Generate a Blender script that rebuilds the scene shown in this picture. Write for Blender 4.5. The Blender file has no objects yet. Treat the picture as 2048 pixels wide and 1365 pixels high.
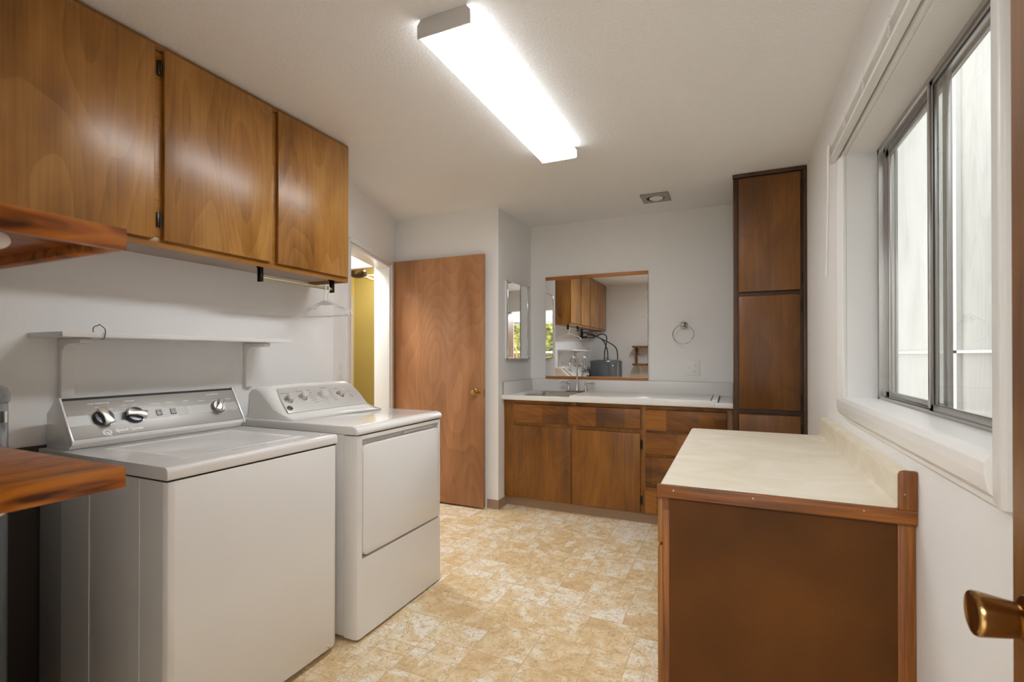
import bpy, bmesh, math, random
from mathutils import Vector, Matrix
from math import pi, sin, cos, radians

sc = bpy.context.scene
COL = sc.collection

# ------------------------------------------------------------------ camera, world, lights, exposure
cam_d = bpy.data.cameras.new('camera')
cam = bpy.data.objects.new('camera', cam_d)
COL.objects.link(cam)
cam.location = (0, 0, 1.2391)
cam.rotation_euler = (radians(90.252), 0, radians(24.3135))
cam_d.sensor_fit = 'HORIZONTAL'
cam_d.sensor_width = 36
cam_d.lens = 36 * 979.8 / 2048
cam_d.shift_y = 24.47 / 2048
cam_d.clip_start = 0.02
cam_d.dof.use_dof = True
cam_d.dof.focus_distance = 2.3
cam_d.dof.aperture_fstop = 6.3
sc.camera = cam

world = bpy.data.worlds.new('world')
sc.world = world
world.use_nodes = True
wn = world.node_tree
bgn = wn.nodes['Background']
bgn.inputs['Color'].default_value = (0.93, 0.97, 1.0, 1)
bgn.inputs['Strength'].default_value = 1.7

sc.view_settings.view_transform = 'Standard'
sc.view_settings.look = 'None'
sc.view_settings.gamma = 1
sc.view_settings.use_curve_mapping = False
sc.view_settings.exposure = 0.95
sc.cycles.max_bounces = 10
sc.cycles.diffuse_bounces = 6
sc.cycles.glossy_bounces = 6
sc.cycles.transmission_bounces = 8
sc.cycles.transparent_max_bounces = 8
sc.cycles.caustics_reflective = False
sc.cycles.caustics_refractive = False
sc.cycles.sample_clamp_indirect = 8
sc.cycles.use_denoising = True

TUBE_STRENGTH = 14.0       # fluorescent wrap fixture


def area_light(name, loc, size, power, color=(1, 1, 1), rot=(0, 0, 0)):
    d = bpy.data.lights.new(name, 'AREA')
    d.shape = 'RECTANGLE'
    d.size, d.size_y = size
    d.energy = power
    d.color = color
    o = bpy.data.objects.new(name, d)
    o.location = loc
    o.rotation_euler = rot
    COL.objects.link(o)
    return o


# area lights added in the neighbouring rooms; no lamp is seen there
area_light('kitchen_fill', (0.1, -1.5, 2.38), (1.6, 1.6), 75, (.98, .99, 1))  # added fill, reaching this room through the doorway behind the camera
area_light('hall_light', (-3.1, 3.05, 2.41), (0.5, 0.6), 22, (1, .99, .97))
area_light('family_room_light', (-4.3, 5.3, 2.75), (1.0, 1.0), 24, (1, .97, .92))


# ------------------------------------------------------------------ helpers
def lin(c):
    c = c / 255.0
    return c / 12.92 if c <= 0.04045 else ((c + 0.055) / 1.055) ** 2.4


def rgb(r, g, b):
    return (lin(r), lin(g), lin(b), 1)


LOCS = {}


def rootloc(o):
    while o.parent is not None:
        o = o.parent
    return Vector(LOCS.get(o.name, (0, 0, 0)))


class MB:
    """collects shapes in world coordinates; build() links them as one mesh object"""

    def __init__(self):
        self.bm = bmesh.new()

    def _merge(self, tmp, mat=None):
        if mat is not None:
            bmesh.ops.transform(tmp, matrix=mat, verts=tmp.verts)
        me = bpy.data.meshes.new('tmp')
        tmp.to_mesh(me)
        tmp.free()
        self.bm.from_mesh(me)
        bpy.data.meshes.remove(me)
        return self

    def box(self, x0, x1, y0, y1, z0, z1, bev=0.0, seg=2, mat=None):
        b = bmesh.new()
        bmesh.ops.create_cube(b, size=1)
        bmesh.ops.scale(b, vec=(abs(x1 - x0), abs(y1 - y0), abs(z1 - z0)), verts=b.verts)
        bmesh.ops.translate(b, vec=((x0 + x1) / 2, (y0 + y1) / 2, (z0 + z1) / 2), verts=b.verts)
        if bev > 0:
            bmesh.ops.bevel(b, geom=list(b.edges), offset=bev, segments=seg, profile=0.5, affect='EDGES')
        return self._merge(b, mat)

    def prism(self, pts, f0, f1, bev=0.0, mat=None, seg=2):
        """pts: outline; f0/f1 map a 2D point to the two 3D ends"""
        b = bmesh.new()
        v0 = [b.verts.new(f0(*p)) for p in pts]
        v1 = [b.verts.new(f1(*p)) for p in pts]
        n = len(pts)
        b.faces.new(v0)
        b.faces.new(list(reversed(v1)))
        for i in range(n):
            b.faces.new((v0[i], v1[i], v1[(i + 1) % n], v0[(i + 1) % n]))
        bmesh.ops.recalc_face_normals(b, faces=b.faces)
        if bev > 0:
            bmesh.ops.bevel(b, geom=list(b.edges), offset=bev, segments=seg, profile=0.5, affect='EDGES')
        return self._merge(b, mat)

    def prism_y(self, pts, y0, y1, **k):
        return self.prism(pts, lambda x, z: (x, y0, z), lambda x, z: (x, y1, z), **k)

    def prism_x(self, pts, x0, x1, **k):
        return self.prism(pts, lambda y, z: (x0, y, z), lambda y, z: (x1, y, z), **k)

    def prism_z(self, pts, z0, z1, **k):
        return self.prism(pts, lambda x, y: (x, y, z0), lambda x, y: (x, y, z1), **k)

    def cyl(self, p0, p1, r0, r1=None, seg=24, mat=None):
        r1 = r0 if r1 is None else r1
        p0, p1 = Vector(p0), Vector(p1)
        d = p1 - p0
        b = bmesh.new()
        bmesh.ops.create_cone(b, cap_ends=True, segments=seg, radius1=r0, radius2=r1, depth=d.length)
        q = d.to_track_quat('Z', 'Y').to_matrix().to_4x4()
        bmesh.ops.transform(b, matrix=Matrix.Translation((p0 + p1) / 2) @ q, verts=b.verts)
        return self._merge(b, mat)

    def lathe(self, prof, base, axis, seg=28, mat=None):
        """prof: (radius, height) pairs along axis from base"""
        b = bmesh.new()
        rings = []
        for r, h in prof:
            if r < 1e-6:
                rings.append([b.verts.new((0, 0, h))])
            else:
                rings.append([b.verts.new((r * cos(2 * pi * i / seg), r * sin(2 * pi * i / seg), h)) for i in range(seg)])
        for a, c in zip(rings, rings[1:]):
            for i in range(seg):
                j = (i + 1) % seg
                if len(a) == 1 and len(c) == 1:
                    continue
                if len(a) == 1:
                    b.faces.new((a[0], c[i], c[j]))
                elif len(c) == 1:
                    b.faces.new((a[i], a[j], c[0]))
                else:
                    b.faces.new((a[i], a[j], c[j], c[i]))
        if len(rings[0]) > 1:
            b.faces.new(rings[0])
        if len(rings[-1]) > 1:
            b.faces.new(rings[-1])
        bmesh.ops.recalc_face_normals(b, faces=b.faces)
        q = Vector(axis).to_track_quat('Z', 'Y').to_matrix().to_4x4()
        bmesh.ops.transform(b, matrix=Matrix.Translation(Vector(base)) @ q, verts=b.verts)
        return self._merge(b, mat)

    def tube(self, pts, r, seg=10, closed=False, mat=None, smooth=0):
        pts = [Vector(p) for p in pts]
        for _ in range(smooth):
            out = []
            n = len(pts)
            for i in range(n if closed else n - 1):
                a, c = pts[i], pts[(i + 1) % n]
                out += [a * .75 + c * .25, a * .25 + c * .75]
            if not closed:
                out = [pts[0]] + out + [pts[-1]]
            pts = out
        rr = r if isinstance(r, (list, tuple)) else None
        b = bmesh.new()
        n = len(pts)
        rings = []
        up = None
        for i in range(n):
            if closed:
                t = (pts[(i + 1) % n] - pts[i - 1]).normalized()
            else:
                t = (pts[min(i + 1, n - 1)] - pts[max(i - 1, 0)]).normalized()
            if up is None:
                up = Vector((0, 0, 1)) if abs(t.z) < .9 else Vector((1, 0, 0))
            s = t.cross(up)
            if s.length < 1e-6:
                s = t.orthogonal()
            s.normalize()
            up = s.cross(t).normalized()
            rad = (rr[0] + (rr[1] - rr[0]) * i / (n - 1)) if rr else r
            rings.append([b.verts.new(pts[i] + rad * (cos(2 * pi * k / seg) * s + sin(2 * pi * k / seg) * up)) for k in range(seg)])
        m = n if closed else n - 1
        for i in range(m):
            a, c = rings[i], rings[(i + 1) % n]
            for k in range(seg):
                b.faces.new((a[k], a[(k + 1) % seg], c[(k + 1) % seg], c[k]))
        if not closed:
            b.faces.new(rings[0])
            b.faces.new(rings[-1])
        bmesh.ops.recalc_face_normals(b, faces=b.faces)
        return self._merge(b, mat)

    def quad(self, *p):
        vs = [self.bm.verts.new(q) for q in p]
        self.bm.faces.new(vs)
        return self

    def text(self, s, size, mat, align='CENTER', depth=0.0004, bold=0.0, xs=1.0):
        """lettering as mesh; mat places the XY plane of the text"""
        c = bpy.data.curves.new('lettering', 'FONT')
        c.body = s
        c.size = size
        c.align_x = align
        c.align_y = 'CENTER'
        c.extrude = depth
        c.offset = bold
        c.resolution_u = 3
        o = bpy.data.objects.new('lettering', c)
        COL.objects.link(o)
        dg = bpy.context.evaluated_depsgraph_get()
        me = bpy.data.meshes.new_from_object(o.evaluated_get(dg))
        b = bmesh.new()
        b.from_mesh(me)
        bpy.data.meshes.remove(me)
        bpy.data.objects.remove(o)
        bpy.data.curves.remove(c)
        return self._merge(b, mat @ Matrix.Diagonal((xs, 1, 1, 1)))

    def build(self, name, mat, parent=None, smooth=35):
        me = bpy.data.meshes.new(name)
        off = rootloc(parent) if parent else Vector((0, 0, 0))
        if parent is None:
            vs = [v.co for v in self.bm.verts]
            lo = Vector((min(v.x for v in vs), min(v.y for v in vs), min(v.z for v in vs)))
            hi = Vector((max(v.x for v in vs), max(v.y for v in vs), max(v.z for v in vs)))
            off = Vector(((lo.x + hi.x) / 2, (lo.y + hi.y) / 2, lo.z))
        bmesh.ops.translate(self.bm, vec=-off, verts=self.bm.verts)
        self.bm.to_mesh(me)
        self.bm.free()
        if smooth:
            me.polygons.foreach_set('use_smooth', [True] * len(me.polygons))
            me.set_sharp_from_angle(angle=radians(smooth))
        me.materials.append(mat)
        o = bpy.data.objects.new(name, me)
        COL.objects.link(o)
        if parent:
            o.parent = parent
        else:
            o.location = off
            LOCS[o.name] = tuple(off)
        return o


def thing(name, label, cat, loc, group=None):
    o = bpy.data.objects.new(name, None)
    o.empty_display_size = 0.1
    COL.objects.link(o)
    o.location = loc
    LOCS[o.name] = tuple(loc)
    return tag(o, label, cat, group)


def tag(o, label, cat, group=None):
    o['label'] = label
    o['category'] = cat
    if group:
        o['group'] = group
    return o


def struct(o):
    o['kind'] = 'structure'
    return o


def plabel(o, s):
    o['label'] = s
    return o


# ------------------------------------------------------------------ materials
def new_mat(name):
    m = bpy.data.materials.new(name)
    m.use_nodes = True
    nt = m.node_tree
    return m, nt, nt.nodes['Principled BSDF']


def N(nt, typ, **kw):
    n = nt.nodes.new(typ)
    for k, v in kw.items():
        setattr(n, k, v)
    return n


def bump(nt, bsdf, height, strength, dist=0.01):
    b = N(nt, 'ShaderNodeBump')
    b.inputs['Strength'].default_value = strength
    b.inputs['Distance'].default_value = dist
    nt.links.new(height, b.inputs['Height'])
    nt.links.new(b.outputs['Normal'], bsdf.inputs['Normal'])


def plain(name, col, rough=0.5, metal=0.0, spec=0.5, coat=0.0, noise=None, bmp=None, vary=0.0):
    m, nt, b = new_mat(name)
    b.inputs['Base Color'].default_value = col
    b.inputs['Roughness'].default_value = rough
    b.inputs['Metallic'].default_value = metal
    b.inputs['Specular IOR Level'].default_value = spec
    b.inputs['Coat Weight'].default_value = coat
    tc = N(nt, 'ShaderNodeTexCoord')
    if vary:
        n = N(nt, 'ShaderNodeTexNoise')
        n.inputs['Scale'].default_value = 3.0
        n.inputs['Detail'].default_value = 4
        nt.links.new(tc.outputs['Object'], n.inputs['Vector'])
        mx = N(nt, 'ShaderNodeMix', data_type='RGBA')
        nt.links.new(n.outputs['Fac'], mx.inputs['Factor'])
        mx.inputs['A'].default_value = tuple(c * (1 - vary) for c in col[:3]) + (1,)
        mx.inputs['B'].default_value = tuple(min(1, c * (1 + vary)) for c in col[:3]) + (1,)
        nt.links.new(mx.outputs['Result'], b.inputs['Base Color'])
    if bmp:
        sc_, st = bmp
        n = N(nt, 'ShaderNodeTexNoise')
        n.inputs['Scale'].default_value = sc_
        n.inputs['Detail'].default_value = 3
        nt.links.new(tc.outputs['Object'], n.inputs['Vector'])
        bump(nt, b, n.outputs['Fac'], st, 0.004)
    return m


def wood(name, dark, mid, light, axis='Z', scale=1.0, rough=0.38, coat=0.0, figure=0.5, fibre=0.35, seed=0.0, bstr=0.06, knots=0.0, patch=0.0, con=.16):
    """stained veneer: long blotchy figure plus fine fibres along the axis"""
    m, nt, b = new_mat(name)
    L = nt.links
    tc = N(nt, 'ShaderNodeTexCoord')
    oi = N(nt, 'ShaderNodeObjectInfo')
    mul = N(nt, 'ShaderNodeMath', operation='MULTIPLY_ADD')
    L.new(oi.outputs['Random'], mul.inputs[0])
    mul.inputs[1].default_value = 7.3
    mul.inputs[2].default_value = seed
    add = N(nt, 'ShaderNodeVectorMath', operation='ADD')
    L.new(tc.outputs['Object'], add.inputs[0])
    L.new(mul.outputs[0], add.inputs[1])

    def mapped(across, along):
        mp = N(nt, 'ShaderNodeMapping')
        s = {'X': (along, across, across), 'Y': (across, along, across), 'Z': (across, across, along)}[axis]
        mp.inputs['Scale'].default_value = s
        L.new(add.outputs[0], mp.inputs['Vector'])
        return mp.outputs['Vector']

    big = N(nt, 'ShaderNodeTexNoise')
    big.inputs['Scale'].default_value = 1.0
    big.inputs['Detail'].default_value = 4
    big.inputs['Roughness'].default_value = .55
    big.inputs['Distortion'].default_value = .5
    L.new(mapped(4.2 * scale, 1.5 * scale), big.inputs['Vector'])
    med = N(nt, 'ShaderNodeTexNoise')
    med.inputs['Scale'].default_value = 1.0
    med.inputs['Detail'].default_value = 5
    med.inputs['Distortion'].default_value = .3
    L.new(mapped(22 * scale, 1.1 * scale), med.inputs['Vector'])
    # cathedral figure: contour lines of a stretched noise field
    fld = N(nt, 'ShaderNodeTexNoise')
    fld.inputs['Scale'].default_value = 1.0
    fld.inputs['Detail'].default_value = 1.5
    L.new(mapped(3.4 * scale, .8 * scale), fld.inputs['Vector'])
    fm_ = N(nt, 'ShaderNodeMath', operation='MULTIPLY')
    L.new(fld.outputs['Fac'], fm_.inputs[0])
    fm_.inputs[1].default_value = 26
    fr_ = N(nt, 'ShaderNodeMath', operation='FRACT')
    L.new(fm_.outputs[0], fr_.inputs[0])
    fib = N(nt, 'ShaderNodeTexNoise')
    fib.inputs['Scale'].default_value = 1.0
    fib.inputs['Detail'].default_value = 4
    L.new(mapped(170 * scale, 4 * scale), fib.inputs['Vector'])
    m0 = N(nt, 'ShaderNodeMix', data_type='FLOAT')
    m0.inputs['Factor'].default_value = .20
    L.new(big.outputs['Fac'], m0.inputs['A'])
    L.new(med.outputs['Fac'], m0.inputs['B'])
    m1 = N(nt, 'ShaderNodeMix', data_type='FLOAT')
    m1.inputs['Factor'].default_value = .10 * figure
    L.new(m0.outputs['Result'], m1.inputs['A'])
    L.new(fr_.outputs[0], m1.inputs['B'])
    m2 = N(nt, 'ShaderNodeMix', data_type='FLOAT')
    m2.inputs['Factor'].default_value = fibre
    L.new(m1.outputs['Result'], m2.inputs['A'])
    L.new(fib.outputs['Fac'], m2.inputs['B'])
    src = m2.outputs['Result']
    if knots:
        kn = N(nt, 'ShaderNodeTexNoise')
        kn.inputs['Scale'].default_value = 1
        kn.inputs['Detail'].default_value = 2
        kn.inputs['Distortion'].default_value = 1.6
        L.new(mapped(36 * scale, 8 * scale), kn.inputs['Vector'])
        m3 = N(nt, 'ShaderNodeMix', data_type='FLOAT')
        m3.inputs['Factor'].default_value = knots
        L.new(src, m3.inputs['A'])
        L.new(kn.outputs['Fac'], m3.inputs['B'])
        src = m3.outputs['Result']
    if patch:
        sp = N(nt, 'ShaderNodeSeparateXYZ')
        L.new(add.outputs[0], sp.inputs[0])
        pm = N(nt, 'ShaderNodeMath', operation='MULTIPLY')
        L.new(sp.outputs[0], pm.inputs[0])
        pm.inputs[1].default_value = 4.6
        pf_ = N(nt, 'ShaderNodeMath', operation='FLOOR')
        L.new(pm.outputs[0], pf_.inputs[0])
        wn_ = N(nt, 'ShaderNodeTexWhiteNoise', noise_dimensions='1D')
        L.new(pf_.outputs[0], wn_.inputs['W'])
        pa = N(nt, 'ShaderNodeMath', operation='MULTIPLY_ADD')
        L.new(wn_.outputs['Value'], pa.inputs[0])
        pa.inputs[1].default_value = patch
        pa.inputs[2].default_value = -patch / 2
        ps = N(nt, 'ShaderNodeMath', operation='ADD')
        L.new(pa.outputs[0], ps.inputs[0])
        L.new(src, ps.inputs[1])
        src = ps.outputs[0]
    cr = N(nt, 'ShaderNodeValToRGB')
    cr.color_ramp.elements[0].position = .5 - con
    cr.color_ramp.elements[0].color = dark
    cr.color_ramp.elements[1].position = .5 + con
    cr.color_ramp.elements[1].color = light
    e = cr.color_ramp.elements.new(.5)
    e.color = mid
    L.new(src, cr.inputs['Fac'])
    L.new(cr.outputs['Color'], b.inputs['Base Color'])
    b.inputs['Roughness'].default_value = rough
    b.inputs['Coat Weight'].default_value = coat
    b.inputs['Coat Roughness'].default_value = rough
    bump(nt, b, m2.outputs['Result'], bstr, .003)
    return m


def textured_paint(name, col, scale, strength, rough=.75):
    """orange-peel drywall texture"""
    m, nt, b = new_mat(name)
    tc = N(nt, 'ShaderNodeTexCoord')
    n = N(nt, 'ShaderNodeTexNoise')
    n.inputs['Scale'].default_value = scale
    n.inputs['Detail'].default_value = 3
    n.inputs['Roughness'].default_value = .6
    n.inputs['Distortion'].default_value = .3
    nt.links.new(tc.outputs['Object'], n.inputs['Vector'])
    b.inputs['Base Color'].default_value = col
    b.inputs['Roughness'].default_value = rough
    b.inputs['Specular IOR Level'].default_value = .3
    bump(nt, b, n.outputs['Fac'], strength, .006)
    return m


WALLC = (.85, .845, .835, 1)
M = {}
M['wall'] = textured_paint('wall_paint', WALLC, 95, .16)
M['ceiling'] = textured_paint('ceiling_paint', (.88, .875, .865, 1), 80, .6)
M['trim'] = plain('white_trim', (.82, .81, .79, 1), .35, bmp=(20, .02))
M['olive'] = plain('olive_paint', rgb(188, 170, 100), .7, vary=.03)
M['appliance'] = plain('white_enamel', (.80, .79, .775, 1), .22, coat=.3, vary=.01)
M['appliance_edge'] = plain('white_plastic_gloss', (.82, .81, .79, 1), .13, coat=.3, vary=.01)
M['wplastic'] = plain('white_plastic', (.82, .81, .78, 1), .32, vary=.01)
M['dark'] = plain('dark_gap', (.012, .010, .009, 1), .6, vary=.1)
M['chrome'] = plain('chrome', (.66, .66, .67, 1), .07, 1.0, vary=.01)
M['nickel'] = plain('satin_nickel', (.55, .54, .52, 1), .28, 1.0, vary=.02)
M['alu'] = plain('aluminium', (.52, .51, .49, 1), .3, 1.0, vary=.04)
M['steel'] = plain('sink_steel', (.55, .54, .52, 1), .24, 1.0, vary=.04)
M['brass'] = plain('aged_brass', (.58, .37, .14, 1), .18, 1.0, vary=.08)
M['brass_dark'] = plain('antique_brass', (.34, .20, .07, 1), .16, 1.0, vary=.2)
M['bronze'] = plain('dark_bronze', (.10, .08, .06, 1), .4, .6, vary=.3)
M['hinge'] = plain('hinge_bronze', (.05, .04, .03, 1), .35, .8, vary=.3)
M['laminate_white'] = plain('white_laminate', (.80, .785, .765, 1), .3, vary=.01)
M['vinyl'] = plain('taupe_vinyl', rgb(160, 132, 106), .45, vary=.04)
M['rubber'] = plain('black_rubber', (.025, .024, .023, 1), .5, vary=.1)
M['darkwall'] = plain('dark_brown_grey', rgb(62, 56, 52), .7, vary=.1)
M['mirror'] = plain('mirror_silver', (.93, .94, .94, 1), .005, 1.0, vary=.002)
M['tank'] = plain('grey_tank_paint', (.15, .17, .19, 1), .2, .35, coat=.5, vary=.06)
M['bulb'] = plain('frosted_bulb', (.8, .79, .76, 1), .3, vary=.01)
M['spotring'] = plain('brushed_spot_trim', (.36, .35, .33, 1), .42, .7, vary=.06)
M['fixture_metal'] = plain('white_painted_metal', (.62, .61, .59, 1), .4, vary=.02)
M['knob_dark'] = plain('dark_knob', (.03, .035, .045, 1), .14, .2, coat=.6, vary=.1)
M['knob_grey'] = plain('grey_knob', (.30, .295, .285, 1), .3, .8, vary=.04)
M['button'] = plain('grey_button', (.27, .265, .25, 1), .45, .3, vary=.03)
M['knob_cap'] = plain('satin_chrome_knob', (.74, .73, .71, 1), .2, 1.0, vary=.02)
M['cap'] = plain('silver_cap', (.82, .81, .79, 1), .3, .6, vary=.01)
M['ink_white'] = plain('white_print', (.92, .92, .9, 1), .5, vary=.01)
M['ink_dark'] = plain('grey_print', (.16, .155, .15, 1), .5, vary=.01)
M['dryer_panel'] = plain('silver_panel', (.66, .65, .63, 1), .4, .35, vary=.02)
M['greywall'] = plain('cabinet_bottom', rgb(158, 142, 130), .5, vary=.03)

M['w_upper'] = wood('birch_stain_upper', rgb(106, 67, 23), rgb(159, 108, 45), rgb(190, 142, 74), 'Z', .75, .30, .25, .7, .14, 2.1, .04)
M['w_upper_frame'] = wood('birch_stain_frame', rgb(118, 76, 26), rgb(160, 108, 42), rgb(186, 136, 62), 'Y', .8, .34, .1, .4, .25, 5.0, .04)
M['w_vanity'] = wood('vanity_stain', rgb(78, 46, 12), rgb(124, 76, 20), rgb(154, 100, 32), 'Z', .8, .38, .12, .5, .2, 1.0, .04)
M['w_vanity_h'] = wood('vanity_stain_drawer', rgb(78, 44, 13), rgb(126, 76, 22), rgb(164, 104, 36), 'X', .8, .38, .12, .7, .18, 8.3, .04, patch=.18)
M['w_frame'] = wood('vanity_frame_stain', rgb(92, 54, 13), rgb(136, 86, 25), rgb(166, 112, 38), 'Z', .9, .42, .05, .4, .25, 3.3, .04)
M['w_tall'] = wood('tall_cabinet_stain', rgb(72, 43, 14), rgb(108, 66, 22), rgb(136, 88, 34), 'Z', .7, .38, .12, .5, .18, 4.4, .04)
M['w_tallframe'] = wood('tall_frame_stain', rgb(50, 31, 16), rgb(72, 46, 25), rgb(94, 63, 38), 'Z', .9, .45, .05, .3, .3, 6.4, .04)
M['w_door'] = wood('flush_door_veneer', rgb(142, 96, 60), rgb(173, 121, 81), rgb(196, 145, 103), 'Z', .6, .34, .15, .8, .14, 9.1, .03)
M['w_neardoor'] = wood('near_door_veneer', rgb(92, 58, 26), rgb(132, 88, 44), rgb(160, 114, 64), 'Z', .7, .4, .1, .6, .2, 12.0, .03)
M['w_trimboard'] = wood('rough_trim_board', rgb(66, 33, 5), rgb(124, 70, 14), rgb(162, 98, 26), 'X', .9, .5, .0, .4, .5, 3.0, .14)
M['w_trimboard_v'] = wood('rough_trim_board_upright', rgb(66, 33, 5), rgb(120, 67, 13), rgb(158, 95, 25), 'Z', .9, .5, .0, .4, .5, 7.0, .14)
M['w_shelf'] = wood('orange_pine', rgb(62, 28, 5), rgb(146, 78, 14), rgb(172, 104, 28), 'Y', .9, .30, .2, .9, .08, 2.0, .03, knots=.85, con=.13)
M['w_mirrortrim'] = wood('mirror_trim_wood', rgb(150, 84, 26), rgb(178, 110, 44), rgb(196, 130, 58), 'X', 1, .4, .1, .4, .25, 2.0, .03)


def make_hardboard():
    m, nt, b = new_mat('brown_hardboard')
    L = nt.links
    tc = N(nt, 'ShaderNodeTexCoord')
    n = N(nt, 'ShaderNodeTexNoise')
    n.inputs['Scale'].default_value = 3
    n.inputs['Detail'].default_value = 3
    L.new(tc.outputs['Object'], n.inputs['Vector'])
    n2 = N(nt, 'ShaderNodeTexNoise')
    n2.inputs['Scale'].default_value = 420
    n2.inputs['Detail'].default_value = 3
    L.new(tc.outputs['Object'], n2.inputs['Vector'])
    mx = N(nt, 'ShaderNodeMix', data_type='FLOAT')
    mx.inputs['Factor'].default_value = .45
    L.new(n.outputs['Fac'], mx.inputs['A'])
    L.new(n2.outputs['Fac'], mx.inputs['B'])
    cr = N(nt, 'ShaderNodeValToRGB')
    cr.color_ramp.elements[0].position = .3
    cr.color_ramp.elements[0].color = rgb(60, 32, 3)
    cr.color_ramp.elements[1].position = .7
    cr.color_ramp.elements[1].color = rgb(98, 56, 9)
    L.new(mx.outputs['Result'], cr.inputs['Fac'])
    L.new(cr.outputs['Color'], b.inputs['Base Color'])
    b.inputs['Roughness'].default_value = .62
    b.inputs['Specular IOR Level'].default_value = .2
    bump(nt, b, n2.outputs['Fac'], .05, .002)
    return m


M['hardboard'] = make_hardboard()


def make_laminate():
    m, nt, b = new_mat('cream_laminate')
    L = nt.links
    tc = N(nt, 'ShaderNodeTexCoord')
    mp = N(nt, 'ShaderNodeMapping')
    mp.inputs['Scale'].default_value = (1.8, 3.0, 6)
    L.new(tc.outputs['Object'], mp.inputs['Vector'])
    n = N(nt, 'ShaderNodeTexNoise')
    n.inputs['Scale'].default_value = 2.2
    n.inputs['Detail'].default_value = 7
    n.inputs['Roughness'].default_value = .62
    n.inputs['Distortion'].default_value = .8
    L.new(mp.outputs['Vector'], n.inputs['Vector'])
    cr = N(nt, 'ShaderNodeValToRGB')
    cr.color_ramp.elements[0].position = .32
    cr.color_ramp.elements[0].color = rgb(214, 202, 178)
    cr.color_ramp.elements[1].position = .66
    cr.color_ramp.elements[1].color = rgb(228, 220, 204)
    L.new(n.outputs['Fac'], cr.inputs['Fac'])
    L.new(cr.outputs['Color'], b.inputs['Base Color'])
    b.inputs['Roughness'].default_value = .42
    return m


M['laminate'] = make_laminate()


def make_brushed():
    """brushed steel control panel with a darker printed band"""
    m, nt, b = new_mat('brushed_steel_panel')
    L = nt.links
    tc = N(nt, 'ShaderNodeTexCoord')
    mp = N(nt, 'ShaderNodeMapping')
    mp.inputs['Scale'].default_value = (900, 4, 900)
    L.new(tc.outputs['Object'], mp.inputs['Vector'])
    n = N(nt, 'ShaderNodeTexNoise')
    n.inputs['Scale'].default_value = 1
    n.inputs['Detail'].default_value = 2
    L.new(mp.outputs['Vector'], n.inputs['Vector'])
    cr = N(nt, 'ShaderNodeValToRGB')
    cr.color_ramp.elements[0].position = .25
    cr.color_ramp.elements[0].color = (.40, .385, .365, 1)
    cr.color_ramp.elements[1].position = .75
    cr.color_ramp.elements[1].color = (.50, .485, .46, 1)
    L.new(n.outputs['Fac'], cr.inputs['Fac'])
    L.new(cr.outputs['Color'], b.inputs['Base Color'])
    b.inputs['Metallic'].default_value = .45
    b.inputs['Roughness'].default_value = .46
    b.inputs['Anisotropic'].default_value = .5
    return m


M['brushed'] = make_brushed()


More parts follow.
